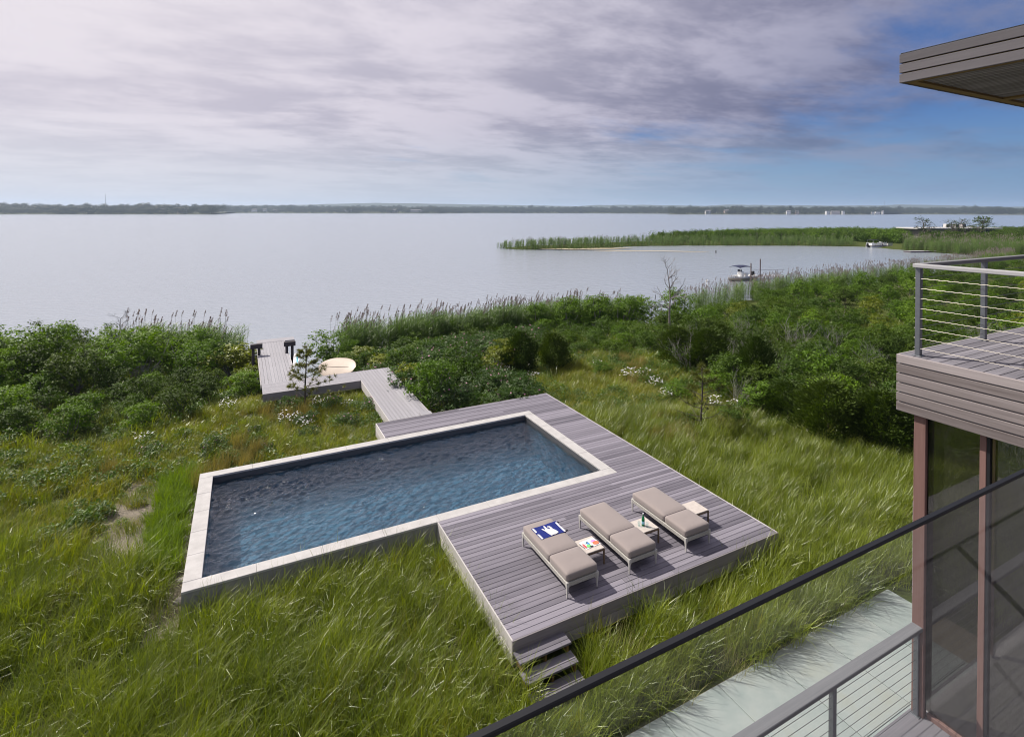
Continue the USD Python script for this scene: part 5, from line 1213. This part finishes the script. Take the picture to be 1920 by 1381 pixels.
for px, d, lab in ((452, 29.6, 'fallen grey branch lying in the grass left of the dock'), (398, 28.6, 'pale curved dead branch below the left dark shrubs')):
    rng = np.random.default_rng(int(px)); st = MB(); tips = []
    branching(rng, [0, 0, .25], [1, -.3, .12], 1.5, .035, 2, st, tips, .4, (2, 3), .6)
    c = col(px, d); t = thing('fallen_branch', lab, 'branch', (c[0], c[1], float(terrain(c[0], c[1])) + .05)); part(t, 'limb', st.get(), M['palebark'])

ORD = ['leftmost', 'second from the left', 'third from the left', 'fourth from the left', 'fifth from the left', 'sixth from the left', 'seventh from the left', 'eighth from the left', 'ninth from the left', 'tenth from the left']
def ordinal(k, n):
    if n == 1: return 'only one there'
    if k < (n + 1) // 2: return ORD[k] if k < len(ORD) else f'number {k + 1} from the left'
    j = n - 1 - k
    return ORD[j].replace('leftmost', 'rightmost').replace('left', 'right') if j < len(ORD) else f'number {j + 1} from the right'
def fill(poly, dist, seed, mix, look, where, hs=(.85, 1.2), tries=5000, rows=3):
    """a thicket of single shrubs; each label gives its look, its row and its order in the row"""
    pts, rng = spaced(poly, dist, seed, tries, placed)
    names = [m[0] for m in mix]; w = np.array([m[1] for m in mix], float); w /= w.sum()
    kd = rng.choice(names, len(pts), p=w)
    px, dep_ = project(np.c_[pts, np.full(len(pts), -.5)])
    cut = np.quantile(dep_, np.linspace(0, 1, rows + 1)[1:-1]); row = np.digitize(dep_, cut)
    rn = {3: ('front', 'middle', 'back'), 5: ('front', 'second', 'middle', 'fourth', 'back'), 1: ('only',)}[rows]
    for k_ in sorted(set(kd)):
        for r_ in range(rows):
            ii = [i for i in np.argsort(px[:, 0]) if kd[i] == k_ and row[i] == r_]
            for j, i in enumerate(ii):
                h = rng.uniform(*hs)
                plant(k_, *pts[i], f'{look[k_]} {where}, {rn[r_]} row, {ordinal(j, len(ii))}', h, h * rng.uniform(.95, 1.3), f'shrubs {where}', rng=rng)
    return len(pts)
def dist2(x, y): return math.hypot(x, y)
LOOK = {'green': 'bright green leafy shrub', 'mid': 'mid green leafy shrub', 'dark': 'dark dense shrub', 'lime': 'yellow-green shrub', 'tallgreen': 'tall bright green shrub',
        'talldark': 'tall dark shrub', 'low': 'low spreading shrub', 'juniper': 'dark juniper', 'twiggy': 'grey twiggy shrub', 'limetree': 'small yellow-green tree', 'rose': 'low rose bush'}
n1 = fill(P2((1262, 30.5), (1340, 26.5), (1400, 22.5), (1500, 20.6), (1600, 19.6), (1700, 18.6), (1800, 17.5), (1960, 17), (1960, 34), (1700, 34), (1500, 34), (1320, 36), (1250, 37)), lambda x, y: 1.0 + .012 * dist2(x, y), 51,
          [('twiggy', 7), ('dark', 4), ('mid', 4), ('green', 1.6), ('juniper', .5)], LOOK, 'in the near right thicket', (.85, 1.25))
n2 = fill(P2((1250, 37), (1320, 36), (1500, 34), (1700, 34), (1960, 34), (1960, 96), (1720, 78), (1620, 70), (1520, 62), (1400, 55), (1300, 48.5), (1255, 44)), lambda x, y: 1.0 + .024 * dist2(x, y), 52,
          [('low', 4.5), ('green', 2.2), ('mid', 3), ('tallgreen', .6), ('dark', 2.2), ('lime', .5)], LOOK, 'in the far right scrub', (.95, 1.3), 6000, rows=5)
n3 = fill(P2((628, 33), (660, 29.8), (722, 28.2), (745, 25.5), (790, 22.8), (990, 22.5), (1010, 23.5), (950, 27), (1000, 31), (1000, 40), (760, 36.5), (640, 35)), lambda x, y: .72 + .013 * dist2(x, y), 53,
          [('rose', 7), ('low', 1.5), ('lime', 1), ('mid', 1.5)], LOOK, 'in the rose thicket', (.85, 1.2), 6000, rows=5)
n4 = fill(P2((1050, 31.5), (1180, 31), (1250, 33.5), (1245, 42), (1180, 41), (1000, 40), (1000, 33)), lambda x, y: 1.2 + .01 * dist2(x, y), 54,
          [('green', 4), ('mid', 3), ('low', 4), ('twiggy', .8)], LOOK, 'in the bare tree hollow', (.65, .95), 4000)
n5 = fill(P2((-420, 22), (60, 24), (190, 25), (330, 28), (385, 30.5), (395, 33), (280, 34.5), (60, 33), (-420, 29)), 1.55, 55,
          [('talldark', 4), ('tallgreen', 2), ('dark', 2), ('twiggy', 1)], LOOK, 'in the tall left thicket', (.85, 1.1), 3000)
n6 = fill(P2((-420, 18.5), (60, 20), (190, 20.3), (290, 20.8), (330, 22), (380, 24), (400, 27), (340, 28), (190, 25), (-420, 22)), 1.25, 56,
          [('green', 3), ('mid', 4), ('dark', 3)], LOOK, 'in the low left thicket', (.62, .9), 3000)
n7 = fill(P2((200, 18.6), (470, 20.5), (500, 23.5), (700, 23.5), (690, 22), (560, 20.0), (500, 19), (400, 18)), 1.5, 57,
          [('rose', 1)], LOOK, 'in the pool meadow', (.4, .72), 2500)
for poly_, den, sd_, lb_ in ((P2((-420, 18), (60, 19), (190, 19.5), (300, 20.2), (400, 24), (480, 26.5), (440, 34), (280, 34), (-420, 29)), 5, 81, 'leafy undergrowth among the left shrubs'),
                       (P2((1050, 30), (1262, 28.5), (1340, 24.5), (1400, 21.5), (1500, 19.8), (1600, 18.8), (1700, 17.8), (1960, 16.5), (1960, 40), (1300, 44), (1000, 40)), 5, 82, 'leafy undergrowth among the right shrubs'),
                       (P2((600, 34), (722, 27.5), (745, 25), (790, 22.6), (1010, 22.8), (1040, 31), (1000, 41), (640, 36)), 5, 83, 'leafy undergrowth in the rose thicket')):
    P, rng = sample(poly_, den, sd_); put_grass('undergrowth', forbs + mead[4:], P, rng, lb_, .9, 1.7, turn=3.1)
print('shrubs', n1, n2, n3, n4, n5, n6, n7)
# flowers
def daisies(seed, n=46, w=.75):
    rng = np.random.default_rng(seed); st, H = MB(), MB(); hv = []
    for _ in range(n):
        a = rng.random() * 6.283; r = w / 2 * math.sqrt(rng.random()); b = np.array([r * math.cos(a), r * math.sin(a), 0]); e = b + [*rng.normal(0, .05, 2), rng.uniform(.32, .62)]
        st.tube([b, e], .004, 3, cap=False); t = np.arange(7) / 7 * 6.283; q_ = rng.uniform(.018, .034); tl = rng.normal(0, .25, 2)
        ring = np.c_[q_ * np.cos(t), q_ * np.sin(t), q_ * (np.cos(t) * tl[0] + np.sin(t) * tl[1])] + e
        H.add(np.vstack([e + [0, 0, .012], ring]), [[0, 1 + k, 1 + (k + 1) % 7] for k in range(7)])
    return st.get(), H.get(), forb(seed + 1, 150, w, .42, .06)
dz = None
for px, py, s, lab_ in ((948, 704, 1.0, 'white daisies below the left twin juniper'), (1178, 716, 1.1, 'white daisies at the upper left of the right-hand flower patch'), (1205, 716, 1.15, 'white daisies in the middle of the right-hand flower patch'),
                        (1228, 730, 1.0, 'white daisies below the right-hand flower patch'), (1250, 750, .9, 'small white daisy clump left of the sparse pine'), (1150, 806, .5, 'tiny daisy clump against the right edge of the deck'),
                        (1340, 770, 1.0, 'loose daisies behind the sparse pine'), (1375, 775, .9, 'loose daisies right of the sparse pine'), (428, 772, .9, 'white daisies below the left dock bush'), (600, 768, .9, 'white daisies right of the bushy pine foot'),
                        (540, 800, 1.0, 'white daisies in the middle of the left meadow'), (572, 806, .8, 'loose daisies right of the middle meadow clump'), (650, 768, .7, 'small daisies below the boardwalk side'), (270, 836, .8, 'white daisies under the lower left thicket'),
                        (1000, 716, .8, 'loose daisies at the foot of the right twin juniper'), (1120, 690, .7, 'small daisies in the grass strip behind the deck corner')):
    g_ = ground(px, py, -.9)
    if dz is None:
        a_, b_, c_ = daisies(71); dz = thing('daisy_clump', lab_, 'flowers', g_, 0, None, s); part(dz, 'stems', a_, M['forb']); part(dz, 'flower_heads', b_, M['petal'], kind='stuff'); part(dz, 'leaves', c_, M['forb'])
    else: dup(dz, 'daisy_clump', lab_, 'flowers', g_, RNG.uniform(0, 6), s)
# stones along the pool foot
for k, (px, py) in enumerate(((361, 962), (356, 990), (352, 1012), (369, 930), (338, 1130), (346, 1090))):
    g_ = ground(px, py); m_ = trimesh.creation.icosphere(2, 1.0); v_ = m_.vertices * (1 + .35 * (meshkit.noise(m_.vertices * 1.7 + k * 5, k) - .5)[:, None])
    t = thing('stone', f'small grey stone {("third highest", "fourth highest", "fourth lowest", "highest", "lowest", "second lowest")[k]} along the foot of the left pool wall', 'stone', (g_[0], g_[1], g_[2] + .04)); part(t, 'body', (v_ * [.13, .10, .07], m_.faces), M['rock'], smooth=True)

# ------------------------------------------------------------------ far scrub and woods (mass)
def crown(seed, n=240, r=1.0, leaf=.2):
    rng = np.random.default_rng(seed); lob = rng.normal(0, .38, (7, 3)) * [1, 1, .6] + [0, 0, .75]; k = rng.integers(0, 7, n)
    d = unit(rng.normal(size=(n, 3)) + [0, 0, .3]); P = lob[k] + d * rng.uniform(.38, .58, (n, 1)); P[:, 2] = np.abs(P[:, 2])
    return leaf_quads(P * r, unit(d + rng.normal(0, .4, (n, 3))), leaf * r, .7, rng)
crowns = [[('crown', crown(500 + k), M['fartree']), ('trunk', MB().tube([[0, 0, -1.2], [0, 0, .7]], [.07, .04], 5, cap=False).get(), M['darkbark'])] for k in range(5)]
scr = [[('crown', crown(520 + k, 300, 1.0, .17), M[m])] for k, m in enumerate(('green', 'mid', 'mid', 'dark'))]
poly = P2((1215, 181), (1320, 178), (1480, 180), (1602, 174), (1640, 166), (1690, 160), (1705, 190), (1700, 215), (1560, 225), (1400, 205), (1260, 188))
rng = np.random.default_rng(61); pg = Polygon(poly).buffer(0); x0, y0, x1, y1 = pg.bounds; X, Y = rng.uniform(x0, x1, 9000), rng.uniform(y0, y1, 9000); ok = contains_xy(pg, X, Y); P = np.c_[X[ok], Y[ok]][:1500]; n = len(P)
scatter('spit_scrub', scr, np.c_[P, np.maximum(terrain(P[:, 0], P[:, 1]), WATER)], rng.random(n) * 6.28, np.c_[rng.uniform(1.1, 2.0, (n, 2)), rng.uniform(1.2, 2.3, n)], rng.integers(0, 4, n), 'low rounded green scrub covering the back of the spit')
poly = P2((1735, 172), (1800, 160), (1900, 150), (2150, 140), (2150, 260), (1850, 240), (1735, 210))
pg = Polygon(poly).buffer(0); x0, y0, x1, y1 = pg.bounds; X, Y = rng.uniform(x0, x1, 9000), rng.uniform(y0, y1, 9000); ok = contains_xy(pg, X, Y)
hbx = np.array([(hb.GetAttribute('xformOp:translate').Get())[0], (hb.GetAttribute('xformOp:translate').Get())[1]])
ok &= np.hypot(X - hbx[0], Y - hbx[1]) > 13; P = np.c_[X[ok], Y[ok]][:1100]; n = len(P)
scatter('spit_scrub', [scr[3], scr[1], scr[3]], np.c_[P, np.maximum(terrain(P[:, 0], P[:, 1]), WATER)], rng.random(n) * 6.28, np.c_[rng.uniform(1.4, 2.4, (n, 2)), rng.uniform(1.3, 2.3, n)], rng.integers(0, 3, n), 'dark scrub around the low house on the far right')
def on_ribbon(front, back, zf, zb, u, t):
    a = LineString(front); b = LineString(back)
    A = np.array([a.interpolate(k, True).coords[0] for k in u]); B = np.array([b.interpolate(k, True).coords[0] for k in u]); xy = A * (1 - t[:, None]) + B * t[:, None]
    return np.c_[xy, WATER + .6 + zb * t ** .8 + (meshkit.fbm(np.c_[xy / 260, np.zeros(len(u))], 4, 5) - .5) * zf * t]
rng = np.random.default_rng(62)
for (a, b), zf, zb, n, s0, s1, lab_ in ((H1, 8, 12, 1700, 7, 12, 'dense trees along the left far shore'), (H2, 14, 18, 3000, 8, 14, 'distant trees along the middle far shore'), (H3, 10, 14, 2600, 7, 13, 'distant trees along the right far shore')):
    u, t_ = rng.random(n), rng.beta(.9, 1.6, n); t_ = np.clip(t_, .02, .98)
    P = on_ribbon(a, b, zf, zb, u, t_); s = rng.uniform(s0, s1, n) * (.7 + .6 * meshkit.noise(np.c_[P[:, :2] / 70, np.zeros(n)], 6)) * np.where(t_ < .05, .6, 1)
    scatter('far_woods', crowns, P + np.c_[0 * s, 0 * s, s * .25], rng.random(n) * 6.28, np.c_[s, s, s * rng.uniform(.8, 1.15, n)], rng.integers(0, 5, n), lab_)

# ------------------------------------------------------------------ air
m_ = MB(); m_.box(-8600, 8600, -8600, 8600, WATER - 5.0, 118)
hz = part(None, 'haze', m_.get(), usdkit.material(stage, '/World/Looks/haze_air', {'v': ('principled_volume', {'color': (0.62, 0.78, 1.0), 'density': 0.00010, 'anisotropy': 0.2})}, [], volume='v.volume'))
tag(hz, 'thin pale haze over the bay', None, None, 'stuff')
